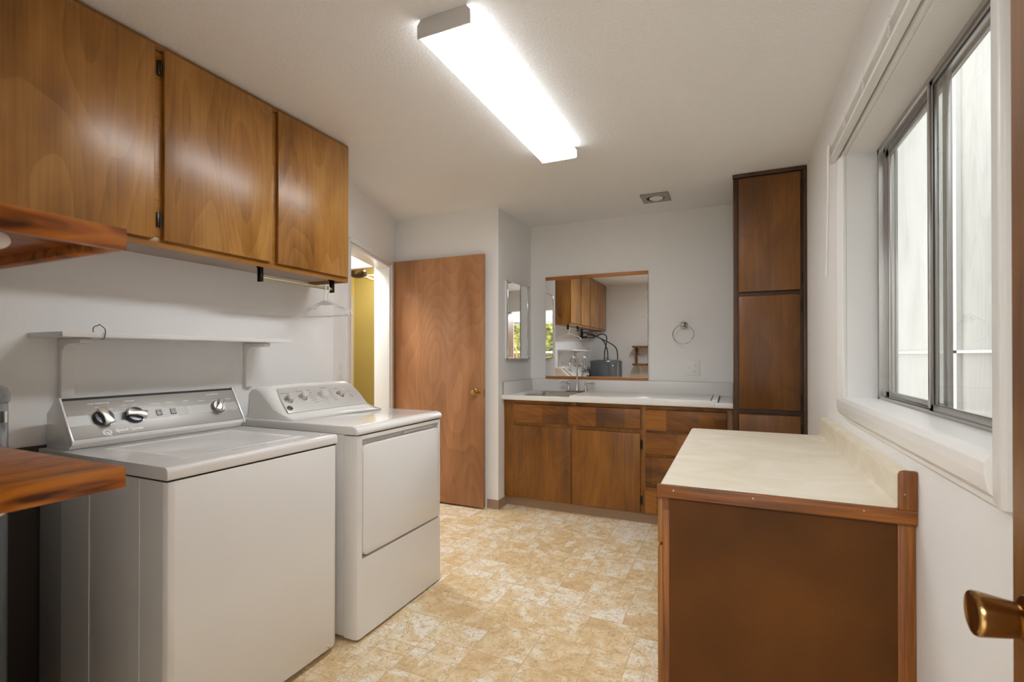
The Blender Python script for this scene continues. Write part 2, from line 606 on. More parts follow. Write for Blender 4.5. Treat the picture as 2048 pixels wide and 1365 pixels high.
def make_floor():
    m, nt, b = new_mat('stone_look_vinyl')
    L = nt.links
    tint = N(nt, 'ShaderNodeVertexColor', layer_name='tint')
    uv = N(nt, 'ShaderNodeUVMap', uv_map='pos')
    uv2 = N(nt, 'ShaderNodeUVMap', uv_map='size')
    s1 = N(nt, 'ShaderNodeSeparateXYZ')
    s2 = N(nt, 'ShaderNodeSeparateXYZ')
    L.new(uv.outputs['UV'], s1.inputs[0])
    L.new(uv2.outputs['UV'], s2.inputs[0])

    def mth(op, a, c):
        n = N(nt, 'ShaderNodeMath', operation=op)
        for i, x in enumerate((a, c)):
            if isinstance(x, (int, float)):
                n.inputs[i].default_value = x
            else:
                L.new(x, n.inputs[i])
        return n.outputs[0]

    du = mth('MINIMUM', s1.outputs[0], mth('SUBTRACT', s2.outputs[0], s1.outputs[0]))
    dv = mth('MINIMUM', s1.outputs[1], mth('SUBTRACT', s2.outputs[1], s1.outputs[1]))
    edge = mth('MINIMUM', du, dv)
    grout = N(nt, 'ShaderNodeMapRange')
    grout.inputs['From Min'].default_value = .0010
    grout.inputs['From Max'].default_value = .0026
    L.new(edge, grout.inputs['Value'])
    tc = N(nt, 'ShaderNodeTexCoord')
    off = N(nt, 'ShaderNodeVectorMath', operation='MULTIPLY_ADD')
    L.new(tint.outputs['Color'], off.inputs[0])
    off.inputs[1].default_value = (9, 7, 5)
    L.new(tc.outputs['Object'], off.inputs[2])
    n1 = N(nt, 'ShaderNodeTexNoise')
    n1.inputs['Scale'].default_value = 6.5
    n1.inputs['Detail'].default_value = 6
    n1.inputs['Roughness'].default_value = .62
    n1.inputs['Distortion'].default_value = .9
    L.new(off.outputs[0], n1.inputs['Vector'])
    n2 = N(nt, 'ShaderNodeTexNoise')
    n2.inputs['Scale'].default_value = 38
    n2.inputs['Detail'].default_value = 6
    n2.inputs['Roughness'].default_value = .7
    n2.inputs['Distortion'].default_value = 1.5
    L.new(off.outputs[0], n2.inputs['Vector'])
    sep = N(nt, 'ShaderNodeSeparateColor')
    L.new(tint.outputs['Color'], sep.inputs[0])
    base = mth('MULTIPLY_ADD', sep.outputs[0], .17)
    nt.nodes[-1].inputs[2].default_value = -.25
    v = mth('ADD', mth('MULTIPLY', n1.outputs['Fac'], 1.36), base)
    cr = N(nt, 'ShaderNodeValToRGB')
    el = cr.color_ramp.elements
    el[0].position = .28
    el[0].color = rgb(212, 182, 136)
    el[1].position = .66
    el[1].color = rgb(240, 232, 216)
    e = el.new(.44)
    e.color = rgb(226, 201, 158)
    e = el.new(.56)
    e.color = rgb(233, 217, 187)
    L.new(v, cr.inputs['Fac'])
    # brownish mottling
    cr2 = N(nt, 'ShaderNodeValToRGB')
    cr2.color_ramp.elements[0].position = .36
    cr2.color_ramp.elements[0].color = (1, 1, 1, 1)
    cr2.color_ramp.elements[1].position = .52
    cr2.color_ramp.elements[1].color = (0, 0, 0, 1)
    L.new(n2.outputs['Fac'], cr2.inputs['Fac'])
    mm = mth('MULTIPLY', cr2.outputs['Color'], .72)
    mx = N(nt, 'ShaderNodeMix', data_type='RGBA')
    L.new(mm, mx.inputs['Factor'])
    L.new(cr.outputs['Color'], mx.inputs['A'])
    mx.inputs['B'].default_value = rgb(176, 146, 108)
    g = N(nt, 'ShaderNodeMix', data_type='RGBA')
    L.new(grout.outputs[0], g.inputs['Factor'])
    g.inputs['A'].default_value = rgb(204, 176, 132)
    L.new(mx.outputs['Result'], g.inputs['B'])
    L.new(g.outputs['Result'], b.inputs['Base Color'])
    b.inputs['Roughness'].default_value = .46
    b.inputs['Specular IOR Level'].default_value = .35
    bump(nt, b, grout.outputs[0], .12, .002)
    return m


M['floor'] = make_floor()


def make_diffuser(name, k):
    """prismatic wrap lens lit by two tubes: brighter along each tube"""
    m, nt, b = new_mat(name)
    L = nt.links
    nt.nodes.remove(b)
    out = nt.nodes['Material Output']
    em = N(nt, 'ShaderNodeEmission')
    tc = N(nt, 'ShaderNodeTexCoord')
    sep = N(nt, 'ShaderNodeSeparateXYZ')
    L.new(tc.outputs['Object'], sep.inputs[0])
    wv = N(nt, 'ShaderNodeMath', operation='MULTIPLY')
    L.new(sep.outputs[0], wv.inputs[0])
    wv.inputs[1].default_value = 2 * pi / .105
    c = N(nt, 'ShaderNodeMath', operation='COSINE')
    L.new(wv.outputs[0], c.inputs[0])
    # fine prisms across the lens
    pr = N(nt, 'ShaderNodeMath', operation='MULTIPLY')
    L.new(sep.outputs[1], pr.inputs[0])
    pr.inputs[1].default_value = 2 * pi / .012
    c2 = N(nt, 'ShaderNodeMath', operation='COSINE')
    L.new(pr.outputs[0], c2.inputs[0])
    mr = N(nt, 'ShaderNodeMapRange')
    mr.inputs['From Min'].default_value = -1
    mr.inputs['From Max'].default_value = 1
    mr.inputs['To Min'].default_value = TUBE_STRENGTH * k * 1.35
    mr.inputs['To Max'].default_value = TUBE_STRENGTH * k * .65
    L.new(c.outputs[0], mr.inputs['Value'])
    ad = N(nt, 'ShaderNodeMath', operation='MULTIPLY_ADD')
    L.new(c2.outputs[0], ad.inputs[0])
    ad.inputs[1].default_value = TUBE_STRENGTH * k * .08
    L.new(mr.outputs[0], ad.inputs[2])
    L.new(ad.outputs[0], em.inputs['Strength'])
    em.inputs['Color'].default_value = (.955, .98, 1, 1)
    L.new(em.outputs[0], out.inputs['Surface'])
    return m


M['lens'] = make_diffuser('lit_prismatic_lens', 1.0)
M['lens_side'] = make_diffuser('lit_lens_side', .21)


def make_glass():
    """window glass: clear, with its plain surface reflection"""
    m, nt, b = new_mat('window_glass')
    L = nt.links
    nt.nodes.remove(b)
    out = nt.nodes['Material Output']
    gl = N(nt, 'ShaderNodeBsdfGlossy')
    gl.inputs['Roughness'].default_value = .0
    tr = N(nt, 'ShaderNodeBsdfTransparent')
    tr.inputs['Color'].default_value = (.94, .95, .94, 1)
    fr = N(nt, 'ShaderNodeFresnel')
    fr.inputs['IOR'].default_value = 1.52
    mu = N(nt, 'ShaderNodeMath', operation='MULTIPLY')
    mu.use_clamp = True
    mu.inputs[1].default_value = 1.8      # two surfaces
    L.new(fr.outputs[0], mu.inputs[0])
    mx = N(nt, 'ShaderNodeMixShader')
    geo = N(nt, 'ShaderNodeNewGeometry')     # the exit face adds no second reflection
    fb = N(nt, 'ShaderNodeMath', operation='SUBTRACT')
    fb.inputs[0].default_value = 1
    L.new(geo.outputs['Backfacing'], fb.inputs[1])
    f2 = N(nt, 'ShaderNodeMath', operation='MULTIPLY')
    L.new(mu.outputs[0], f2.inputs[0])
    L.new(fb.outputs[0], f2.inputs[1])
    L.new(f2.outputs[0], mx.inputs['Fac'])
    L.new(tr.outputs[0], mx.inputs[1])
    L.new(gl.outputs[0], mx.inputs[2])
    L.new(mx.outputs[0], out.inputs['Surface'])
    return m


M['glass'] = make_glass()
M['plywood'] = wood('white_painted_plywood', rgb(176, 172, 166), rgb(198, 194, 188), rgb(210, 207, 202), 'Z', .5, .6, 0, 1.0, .15, 4.0, .1)

# ------------------------------------------------------------------ room dimensions
XL, XR = -2.303, .424          # left and right walls
XJ = -1.73                     # side of the jog beside the vanity
YD, YB, YN = 3.561, 4.264, .12  # wall behind the open door, back wall, near wall
CZ = 2.44
C0 = Vector((XL, 2.355, 0))    # start of the angled doorway wall
C1 = Vector((-2.749, YD, 0))   # its end
UD = (C1 - C0).normalized()
ND = Vector((UD.y, -UD.x, 0))  # into this room
AL = (C1 - C0).length


def ang(s, d, z):
    p = C0 + UD * s + ND * d
    return (p.x, p.y, z)


def ang_box(mb, s0, s1, d0, d1, z0, z1, bev=0.0):
    pts = [(s0, d0), (s1, d0), (s1, d1), (s0, d1)]
    mb.prism(pts, lambda s, d: ang(s, d, z0), lambda s, d: ang(s, d, z1), bev=bev)
    return mb


# ------------------------------------------------------------------ floor (tiles laid out on a 3-inch module)
def build_floor():
    u = .0765
    gx, gy = 50, 58
    x0, y0 = -3.3, -.10
    rnd = random.Random(11)
    occ = [[False] * gy for _ in range(gx)]
    me_v, faces, tints, pos, size = [], [], [], [], []
    sizes = [(3, 3), (3, 2), (2, 3), (2, 2), (2, 1), (1, 2), (1, 1)]
    wts = [10, 7, 7, 2, 3, 3, 3]
    for j in range(gy):
        for i in range(gx):
            if occ[i][j]:
                continue
            order = []
            pool = list(zip(sizes, wts))
            while pool:
                k = rnd.choices(range(len(pool)), [w for _, w in pool])[0]
                order.append(pool.pop(k)[0])
            for w, h in order:
                if i + w <= gx and j + h <= gy and all(not occ[a][c] for a in range(i, i + w) for c in range(j, j + h)):
                    break
            else:
                w = h = 1
            for a in range(i, i + w):
                for c in range(j, j + h):
                    occ[a][c] = True
            b = len(me_v)
            X0, Y0, X1, Y1 = x0 + i * u, y0 + j * u, x0 + (i + w) * u, y0 + (j + h) * u
            me_v += [(X0, Y0, 0), (X1, Y0, 0), (X1, Y1, 0), (X0, Y1, 0)]
            faces.append((b, b + 1, b + 2, b + 3))
            t = (rnd.random(), rnd.random(), rnd.random(), 1)
            tints += [t] * 4
            pos += [(0, 0), (w * u, 0), (w * u, h * u), (0, h * u)]
            size += [(w * u, h * u)] * 4
    me = bpy.data.meshes.new('floor')
    me.from_pydata(me_v, [], faces)
    ca = me.color_attributes.new('tint', 'FLOAT_COLOR', 'CORNER')
    for i, t in enumerate(tints):
        ca.data[i].color = t
    a = me.uv_layers.new(name='pos')
    c = me.uv_layers.new(name='size')
    for i in range(len(pos)):
        a.data[i].uv = pos[i]
        c.data[i].uv = size[i]
    me.materials.append(M['floor'])
    o = bpy.data.objects.new('floor', me)
    COL.objects.link(o)
    struct(o)


build_floor()

# ------------------------------------------------------------------ room shell
WIN_Y0, WIN_Y1, WIN_Z0, WIN_Z1 = 1.124, 2.391, 1.064, 2.062
struct(MB().box(-3.0, .6, -.02, 4.5, CZ, CZ + .05).build('ceiling', M['ceiling']))
struct(MB().box(XL - .1, XL, -.02, C0.y, 0, CZ).build('wall_left', M['wall']))

DS0, DS1, DZ = .257, 1.117, 2.012       # doorway in the angled wall
mb = MB()
ang_box(mb, 0, DS0, -.12, 0, 0, CZ)
ang_box(mb, DS1, AL, -.12, 0, 0, CZ)
ang_box(mb, DS0, DS1, -.12, 0, DZ, CZ)
struct(mb.build('wall_angled', M['wall']))
struct(MB().box(C1.x, XJ, YD, YD + .1, 0, CZ).build('wall_behind_door', M['wall']))
struct(MB().box(XJ - .1, XJ, YD + .1, YB, 0, CZ).build('wall_jog', M['wall']))
struct(MB().box(XJ - .1, XR + .2, YB, YB + .1, 0, CZ).build('wall_back', M['wall']))
mb = MB()
RW = XR + .17
mb.box(XR, RW, -.02, WIN_Y0, 0, CZ)
mb.box(XR, RW, WIN_Y1, YB, 0, CZ)
mb.box(XR, RW, WIN_Y0, WIN_Y1, 0, WIN_Z0)
mb.box(XR, RW, WIN_Y0, WIN_Y1, WIN_Z1, CZ)
struct(mb.build('wall_right', M['wall']))
mb = MB()
mb.box(XL, -.47, 0, YN, 0, CZ)
mb.box(.385, XR, 0, YN, 0, CZ)
mb.box(-.47, .385, 0, YN, 2.06, CZ)
struct(mb.build('wall_near', M['wall']))
# taupe vinyl cove base at the jog
mb = MB()
mb.prism_x([(YD, 0), (YD - .014, 0), (YD - .006, .012), (YD - .004, .068), (YD, .07)], -1.83, XJ + .004)
mb.prism_y([(XJ, 0), (XJ + .014, 0), (XJ + .006, .012), (XJ + .004, .068), (XJ, .07)], YD - .006, 3.708)
struct(mb.build('baseboard_jog', M['vinyl']))
mb = MB()
mb.prism_y([(XR, 0), (XR - .014, 0), (XR - .006, .012), (XR - .004, .07), (XR, .07)], .14, 1.55)
struct(mb.build('baseboard_right', M['vinyl']))
# thin dark slab low on the wall behind the machines
struct(MB().box(XL, XL + .016, YN, 2.33, .02, .912, .003).build('wall_dark_slab', M['darkwall']))

# door casing and jambs of the angled doorway
mb = MB()
ang_box(mb, .178, .243, 0, .014, 0, 2.045, .003)
ang_box(mb, 1.131, 1.19, 0, .014, 0, 2.045, .003)
ang_box(mb, .178, 1.19, 0, .014, 2.020, 2.052, .003)
ang_box(mb, DS0, DS0 + .018, -.13, .004, 0, DZ, .002)
ang_box(mb, DS1 - .018, DS1, -.13, .004, 0, DZ, .002)
ang_box(mb, DS0, DS1, -.13, .004, DZ - .018, DZ, .002)
struct(mb.build('trim_2', M['trim']))

# ------------------------------------------------------------------ rooms beyond the doorway
struct(MB().box(-5.6, -2.3, 1.4, 6.2, -.03, -.002).build('floor_hall', M['vinyl']))
struct(MB().box(-5.6, -2.3, 1.6, 3.9, CZ + .002, CZ + .05).build('ceiling_hall', M['wall']))
struct(MB().box(-5.6, -2.6, 3.9, 6.2, 2.85, 2.9).build('ceiling_family', M['wall']))
struct(MB().box(-5.6, -5.43, 1.6, 6.0, 0, 2.85).build('wall_olive_side', M['olive']))
struct(MB().box(-5.6, -2.6, 6.0, 6.12, 0, 2.85).build('wall_olive', M['olive']))
struct(MB().box(-5.43, -2.45, 1.6, 1.7, 0, CZ).build('wall_hall', M['wall']))
struct(MB().box(-2.75, -2.65, YD + .12, 6.0, 0, 2.85).build('wall_family', M['olive']))
mb = MB()
mb.box(-5.43, -2.86, 3.9, 4.0, 2.14, 2.85)
struct(mb.build('wall_header', M['trim']))
struct(MB().box(-5.43, -2.86, 3.885, 3.9, 2.125, 2.16, .004).build('trim_3', M['trim']))
t = thing('storage_cabinet', 'pale grey tall cabinet seen edge-on through the angled doorway', 'cabinet', (-4.2, 4.3, 0))
MB().box(-4.5, -3.92, 4.12, 4.32, 0, 1.9, .006).build('body', plain('pale_grey_paint', rgb(205, 203, 200), .4, vary=.01), t)
MB().box(-4.49, -4.215, 4.10, 4.12, .08, 1.88, .004).build('door', M['trim'], t)
MB().box(-4.205, -3.93, 4.10, 4.12, .08, 1.88, .004).build('door', M['trim'], t)

# ceiling fan in the far room
t = thing('ceiling_fan', 'ceiling fan with brown blades and ornate dark bronze motor beyond the doorway', 'fan', (-4.43, 4.95, 2.24))
mb = MB()
mb.lathe([(.02, 0), (.07, .01), (.105, .04), (.115, .075), (.10, .11), (.05, .125), (.012, .15), (.012, .60)], (-4.43, 4.95, 2.24), (0, 0, 1))
for i in range(20):
    a = 2 * pi * i / 20
    mb.lathe([(0, 0), (.013, .006), (.013, .02), (0, .026)], (-4.43 + .108 * cos(a), 4.95 + .108 * sin(a), 2.27 + .03 * (i % 2)), (0, 0, 1), seg=8)
mb.build('motor', M['bronze'], t)
fanwood = wood('fan_blade_wood', rgb(104, 58, 24), rgb(150, 92, 44), rgb(172, 112, 58), 'X', 1, .4, .1)
for k in range(5):
    a = radians(30 + 72 * k)
    mt = Matrix.Translation((-4.43, 4.95, 2.285)) @ Matrix.Rotation(a, 4, 'Z') @ Matrix.Rotation(radians(30), 4, 'X')
    bl = MB()
    bl.prism_z([(.2, -.06), (.5, -.095), (.62, -.075), (.66, 0), (.62, .075), (.5, .095), (.2, .06)], -.004, .004, mat=mt)
    bl.build('blade', fanwood, t)
    ir = MB()
    ir.prism_z([(.09, -.012), (.16, -.02), (.24, -.04), (.24, .04), (.16, .02), (.09, .012)], -.009, -.004, mat=mt)
    ir.build('blade_bracket', M['bronze'], t)

# ------------------------------------------------------------------ kitchen behind the camera (seen in the mirrors)
struct(MB().box(-2.4, 2.6, -3.6, -.02, -.05, -.01).build('floor_kitchen', M['trim']))  # finish made white to bounce light up into the laundry room
struct(MB().box(-2.4, 2.6, -3.6, -.02, CZ + .005, CZ + .05).build('ceiling_kitchen', M['wall']))
struct(MB().box(-2.4, -2.3, -3.6, -.1, 0, CZ).build('wall_kitchen_left', M['wall']))
struct(MB().box(2.5, 2.6, -3.6, -.1, 0, CZ).build('wall_kitchen_right', M['wall']))
mb = MB()
mb.box(-2.4, -.6, -3.7, -3.6, 0, CZ)
mb.box(2.1, 2.6, -3.7, -3.6, 0, CZ)
mb.box(-.6, 2.1, -3.7, -3.6, 0, .55)
mb.box(-.6, 2.1, -3.7, -3.6, 2.1, CZ)
struct(mb.build('wall_kitchen_far', M['wall']))
mb = MB()
mb.box(XR + .17, 2.6, -.1, -.02, 0, CZ)
mb.box(-2.4, XL - .1, -.1, -.02, 0, CZ)
struct(mb.build('wall_kitchen_near', M['wall']))
w2 = struct(MB().box(-.6, 2.1, -3.66, -3.65, .55, 2.1).build('window_2', M['glass']))
fr = MB()
for x in (-.62, .72, 2.06):
    fr.box(x, x + .06, -3.7, -3.58, .53, 2.12, .004)
for z in (.52, 1.3, 2.08):
    fr.box(-.62, 2.12, -3.69, -3.6, z, z + .05, .004)
fr.build('window_frame', M['trim'], w2)
# greenery outside that window
mleaf, nt, b = new_mat('sunlit_garden')
tc = N(nt, 'ShaderNodeTexCoord')
n = N(nt, 'ShaderNodeTexNoise')
n.inputs['Scale'].default_value = 5
n.inputs['Detail'].default_value = 6
nt.links.new(tc.outputs['Object'], n.inputs['Vector'])
cr = N(nt, 'ShaderNodeValToRGB')
cr.color_ramp.elements[0].position = .4
cr.color_ramp.elements[0].color = rgb(128, 138, 40)
cr.color_ramp.elements[1].position = .6
cr.color_ramp.elements[1].color = rgb(232, 222, 124)
nt.links.new(n.outputs['Fac'], cr.inputs['Fac'])
nt.links.new(cr.outputs['Color'], b.inputs['Base Color'])
b.inputs['Roughness'].default_value = .8
hedge = bmesh.new()
bmesh.ops.create_grid(hedge, x_segments=60, y_segments=40, size=1)
rnd = random.Random(5)
for v in hedge.verts:
    v.co = Vector((v.co.x * 3 + .7, -5.2 - .5 * rnd.random() - .4 * max(0, v.co.y), .2 + (v.co.y + 1) * 1.3))
mb = MB()
mb._merge(hedge)
o = mb.build('hedge', mleaf)
o['kind'] = 'stuff'
tag(o, 'yellow-green hedge outside the kitchen window, seen in the mirrors', 'hedge')
struct(MB().box(-5, 6, -8, -3.8, -.3, -.2).build('ground', M['vinyl']))
# a bentwood chair reflected in the narrow mirror
CX, CY_ = 1.22, -1.75
t = thing('bar_chair', 'orange-brown tall chair with a hooped back, reflected in the narrow mirror', 'chair', (CX, CY_, 0))
chw = wood('chair_wood', rgb(140, 78, 24), rgb(182, 112, 44), rgb(206, 138, 62), 'Z', 1, .35, .2)
MB().lathe([(.19, 0), (.205, .01), (.205, .025), (.19, .035)], (CX, CY_, .78), (0, 0, 1)).build('seat', chw, t)
for sx, sy in ((1, 1), (-1, 1), (1, -1), (-1, -1)):
    MB().cyl((CX + sx * .2, CY_ + sy * .2, 0), (CX + sx * .13, CY_ + sy * .13, .78), .014, .019, 12).build('leg', chw, t)
MB().tube([(CX + .172 * cos(a), CY_ + .172 * sin(a), .3) for a in [2 * pi * i / 32 for i in range(32)]], .009, closed=True).build('foot_ring', chw, t)
pts = [(CX - .19, CY_ + .1, .80)] + [(CX - .2 * cos(a), CY_ + .2, 1.32 + .2 * sin(a)) for a in [pi * i / 12 for i in range(13)]] + [(CX + .19, CY_ + .1, .80)]
MB().tube(pts, .02).build('backrest', chw, t)
MB().tube([(CX - .09, CY_ + .15, .80)] + [(CX - .1 * cos(a), CY_ + .19, 1.25 + .12 * sin(a)) for a in [pi * i / 10 for i in range(11)]] + [(CX + .09, CY_ + .15, .80)], .012).build('back_hoop', chw, t)

# ------------------------------------------------------------------ window in the right wall
w1 = thing('window_1', 'aluminium sliding window', 'window', (XR + .12, 1.778, WIN_Z0))
del w1['category']
del w1['label']
w1['kind'] = 'structure'
XI, XO, XE = .527, .551, .576       # inner track, outer track, outer edge
mb = MB()
# outer frame (two channels)
y0, y1, z0, z1 = WIN_Y0, WIN_Y1, WIN_Z0, WIN_Z1
for a, c in ((XI, XI + .006), (XO - .003, XO + .003), (XE - .004, XE)):
    mb.box(a, c, y1 - .02, y1, z0, z1)
    mb.box(a, c, y0, y0 + .02, z0, z1)
    mb.box(a, c, y0, y1, z1 - .018, z1)
    mb.box(a, c, y0, y1, z0, z0 + .012)
mb.box(XI, XE, y1 - .008, y1, z0, z1)
mb.box(XI, XE, y0, y0 + .008, z0, z1)
mb.box(XI, XE, y0, y1, z1 - .008, z1)
mb.box(XI, XE, y0, y1, z0, z0 + .005)
mb.build('track_frame', M['alu'], w1)
# fixed far sash in the outer channel
s0, s1 = 1.775, y1 - .016
mb = MB()
xa, xb = XO + .002, XO + .016
mb.box(xa, xb, s1 - .03, s1, z0 + .01, z1 - .012, .002)
mb.box(xa, xb, s0, s0 + .03, z0 + .01, z1 - .012, .002)
mb.box(xa, xb, s0, s1, z1 - .042, z1 - .012, .002)
mb.box(xa, xb, s0, s1, z0 + .01, z0 + .034, .002)
fs = mb.build('sash', M['alu'], w1)
MB().box(xa + .005, xa + .009, s0 + .028, s1 - .028, z0 + .03, z1 - .04).build('pane', M['glass'], fs)
# sliding near sash in the inner channel
s0, s1 = y0 + .016, 1.838
mb = MB()
xa, xb = XI + .004, XI + .019
mb.box(xa, xb, s1 - .032, s1, z0 + .008, z1 - .01, .002)
mb.box(xa - .006, xa, s1 - .02, s1 - .008, z0 + .02, z1 - .02, .001)
mb.box(xa, xb, s0, s0 + .03, z0 + .008, z1 - .01, .002)
mb.box(xa, xb, s0, s1, z1 - .032, z1 - .01, .002)
mb.box(xa, xb, s0, s1, z0 + .008, z0 + .032, .002)
ns = mb.build('sash', M['alu'], w1)
MB().box(xa + .004, xa + .0075, s0 + .026, s1 - .028, z0 + .03, z1 - .03).build('pane', M['glass'], ns)
MB().box(xa + .0005, xa + .004, s0 + .026, s1 - .028, z1 - .036, z1 - .030).box(xa + .0005, xa + .004, s1 - .034, s1 - .0285, z0 + .03, z1 - .03).box(xa + .0005, xa + .004, s0 + .026, s1 - .028, z0 + .028, z0 + .032).build('gasket', M['rubber'], ns)
# picture-frame casing with a rounded profile, heavier stool at the bottom
mb = MB()


def casing(mbx, ya, yb, zb):
    mbx.prism_z([(XR, ya), (XR - .013, ya), (XR - .016, ya + (yb - ya) * .2), (XR - .026, ya + (yb - ya) * .8), (XR - .026, ya + (yb - ya) * .93), (XR - .021, yb), (XR, yb)], zb, WIN_Z1 + .06, bev=.002)


casing(mb, y1, y1 + .066, 1.06)
casing(mb, y0, y0 - .07, .985)
mb.prism_y([(XR, .992), (XR - .012, .992), (XR - .02, 1.0), (XR - .026, 1.03), (XR - .026, 1.052), (XR - .018, 1.066), (XR, 1.068)], y0 - .004, y1 + .07, bev=.001)
mb.prism_y([(XR, .975), (XR - .006, .975), (XR - .006, .994), (XR, .994)], y0 - .068, y1 + .045)
mb.box(XR - .016, XR, y0 - .07, y1 + .066, WIN_Z1, WIN_Z1 + .06, .003)
mb.box(XR - .01, XI, y0, y1, z0 - .001, z0 + .002)
mb.build('casing', M['trim'], w1)
# outside: white painted plywood close by
struct(MB().box(1.5, 1.53, -.2, 7.4, 0, 3.9).build('wall_exterior', M['plywood']))
mb = MB()
mb.box(1.47, 1.5, -.2, 7.4, 1.255, 1.275)
for y in (3.3, 4.55):
    mb.box(1.47, 1.5, y, y + .07, 0, 3.9)
struct(mb.build('trim_4', M['trim']))
struct(MB().box(.6, 1.6, -.2, 7.4, -.1, -.03).build('ground_outside', M['vinyl']))

# raised mini blind above the window
t = thing('window_blind', 'raised white mini blind above the window, with cords and wand', 'blind', (.4, 1.8, 2.06))
BX0, BX1, BY0, BY1 = .376, .424 - .022, 1.06, 2.505
mb = MB()
mb.box(BX0, BX1, BY0, BY1, 2.118, 2.147, .002)
mb.box(BX0 + .006, BX1 - .004, BY0, BY1, 2.112, 2.12)
mb.build('headrail', M['wplastic'], t)
mb = MB()
for k in range(12):
    z = 2.084 + k * .0026
    mb.box(BX0 + .002 + .0015 * (k % 2), BX1 - .002, BY0 + .008, BY1 - .008, z, z + .0011)
mb.build('slat_stack', M['wplastic'], t)
MB().box(BX0, BX1, BY0 + .004, BY1 - .004, 2.066, 2.081, .003).build('bottom_rail', M['wplastic'], t)
for y in (1.24, 1.56, 1.84, 2.12, 2.43):
    mb = MB()
    rnd = random.Random(int(y * 100))
    for q in range(3):
        pts = []
        for i in range(14):
            a = i * 1.1 + q
            pts.append((BX0 - .003 - .004 * abs(sin(a * 1.7)), y + .012 * cos(a) + .004 * q, 2.125 - .0045 * i + .003 * sin(2 * a)))
        mb.tube(pts, .0009, 6, smooth=1)
    mb.build('ladder_cord', M['wplastic'], t)
MB().tube([(BX0 - .006, 2.44, 2.13), (BX0 - .008, 2.44, 2.09), (BX0 - .006, 2.452, 1.95), (BX0 - .004, 2.515, 1.583)], .0045, 8).build('wand', M['wplastic'], t)

# ------------------------------------------------------------------ door against the back of the room
t = thing('door_1', 'brown flush door standing open against the wall', 'door', (-2.27, 3.505, 0))
del t['category']
del t['label']
t['kind'] = 'structure'
d1 = MB().box(-2.722, -1.829, 3.4875, 3.5225, .014, 2.058, .002).build('leaf', M['w_door'], t)


def knob_set(parent, base, axis, mrose, mknob, s=1.0, tulip=False):
    MB().lathe([(.033 * s, 0), (.033 * s, .003 * s), (.029 * s, .008 * s), (.016 * s, .011 * s)], base, axis).build('rose', mrose, parent)
    if tulip:
        prof = [(.012, .008), (.0155, .011), (.0205, .017), (.0225, .028), (.0250, .042), (.0268, .053), (.0270, .057), (.0258, .0592), (.0225, .0602), (.0215, .0598), (.0, .0606)]
    else:
        prof = [(.011, .008), (.011, .026), (.02, .036), (.0255, .046), (.0255, .054), (.021, .062), (.013, .064), (.012, .062), (.0, .062)]
    return MB().lathe([(r * s, h * s) for r, h in prof], base, axis, seg=32).build('knob', mknob, parent)


knob_set(t, (-1.888, 3.4875, .943), (0, -1, 0), M['brass'], M['brass'])
MB().box(-1.8295, -1.828, 3.494, 3.516, .91, .966, .0005).build('latch_plate', M['brass_dark'], t)
for z in (.25, 1.05, 1.85):
    MB().cyl((-2.727, 3.484, z - .045), (-2.727, 3.484, z + .045), .006, seg=12).build('hinge', M['brass_dark'], t)

# near door, opened against the right wall
t = thing('door_2', 'brown door open at the right edge', 'door', (.353, .5, 0))
del t['category']
del t['label']
t['kind'] = 'structure'
MB().box(.331, .366, .135, .853, .012, 2.03, .003).build('leaf', M['w_neardoor'], t)
knob_set(t, (.331, .797, .917), (-1, 0, .0), M['brass_dark'], M['brass_dark'], 1.0, True)
for z in (.25, 1.05, 1.8):
    MB().cyl((.370, .131, z - .045), (.370, .131, z + .045), .006, seg=12).build('hinge', M['brass_dark'], t)

# ------------------------------------------------------------------ upper cabinets on the left wall
XU = -1.994
t = thing('wall_cabinet', 'long brown wall cabinet with flush doors above the washer and dryer', 'cabinet', (-2.15, 1.15, 1.654))
CY0, CY1 = YN + .002, 2.172
XB = XL + .002
mb = MB()
mb.box(XB, XU - .02, CY1 - .018, CY1, 1.654, CZ - .003, .001)
mb.box(XB, XU - .02, CY0, CY0 + .018, 1.654, CZ - .003, .001)
mb.box(XB, XU - .02, CY0 + .018, CY1 - .018, CZ - .02, CZ - .003)
mb.box(XB, XB + .006, CY0 + .018, CY1 - .018, 1.69, CZ - .02)
mb.build('carcass', M['w_upper'], t)
MB().box(XB, XU - .02, CY0 + .018, CY1 - .018, 1.674, 1.688).build('bottom_panel', M['greywall'], t)
mb = MB()
FX0, FX1 = XU - .02, XU - .0185
mb.box(FX0, FX1, CY0, CY1, 1.654, 1.692, .0005)
mb.box(FX0, FX1, CY0, CY1, 2.405, CZ - .003, .0005)
ed = [.163, .647, 1.165, 1.683]
DW = [.474, .483, .484, .472]
for ya, yb in ((CY0, .18), (.62, .67), (1.11, 1.185), (1.63, 1.70), (2.13, CY1)):
    mb.box(FX0, FX1, ya, yb, 1.69, 2.41, .0005)
mb.build('face_frame', M['w_upper_frame'], t)
for y, w in zip(ed, DW):
    MB().box(XU - .0185, XU, y, y + w, 1.682, 2.418, .003).build('door', M['w_upper'], t)
for y in (1.152, 0.634):
    for z in (1.76, 2.345):
        mb = MB()
        mb.box(XU - .019, XU - .012, y - .006, y + .004, z - .028, z + .028, .001)
        mb.cyl((XU - .012, y + .006, z - .03), (XU - .012, y + .006, z + .03), .0035, seg=10)
        mb.build('hinge', M['hinge'], t)

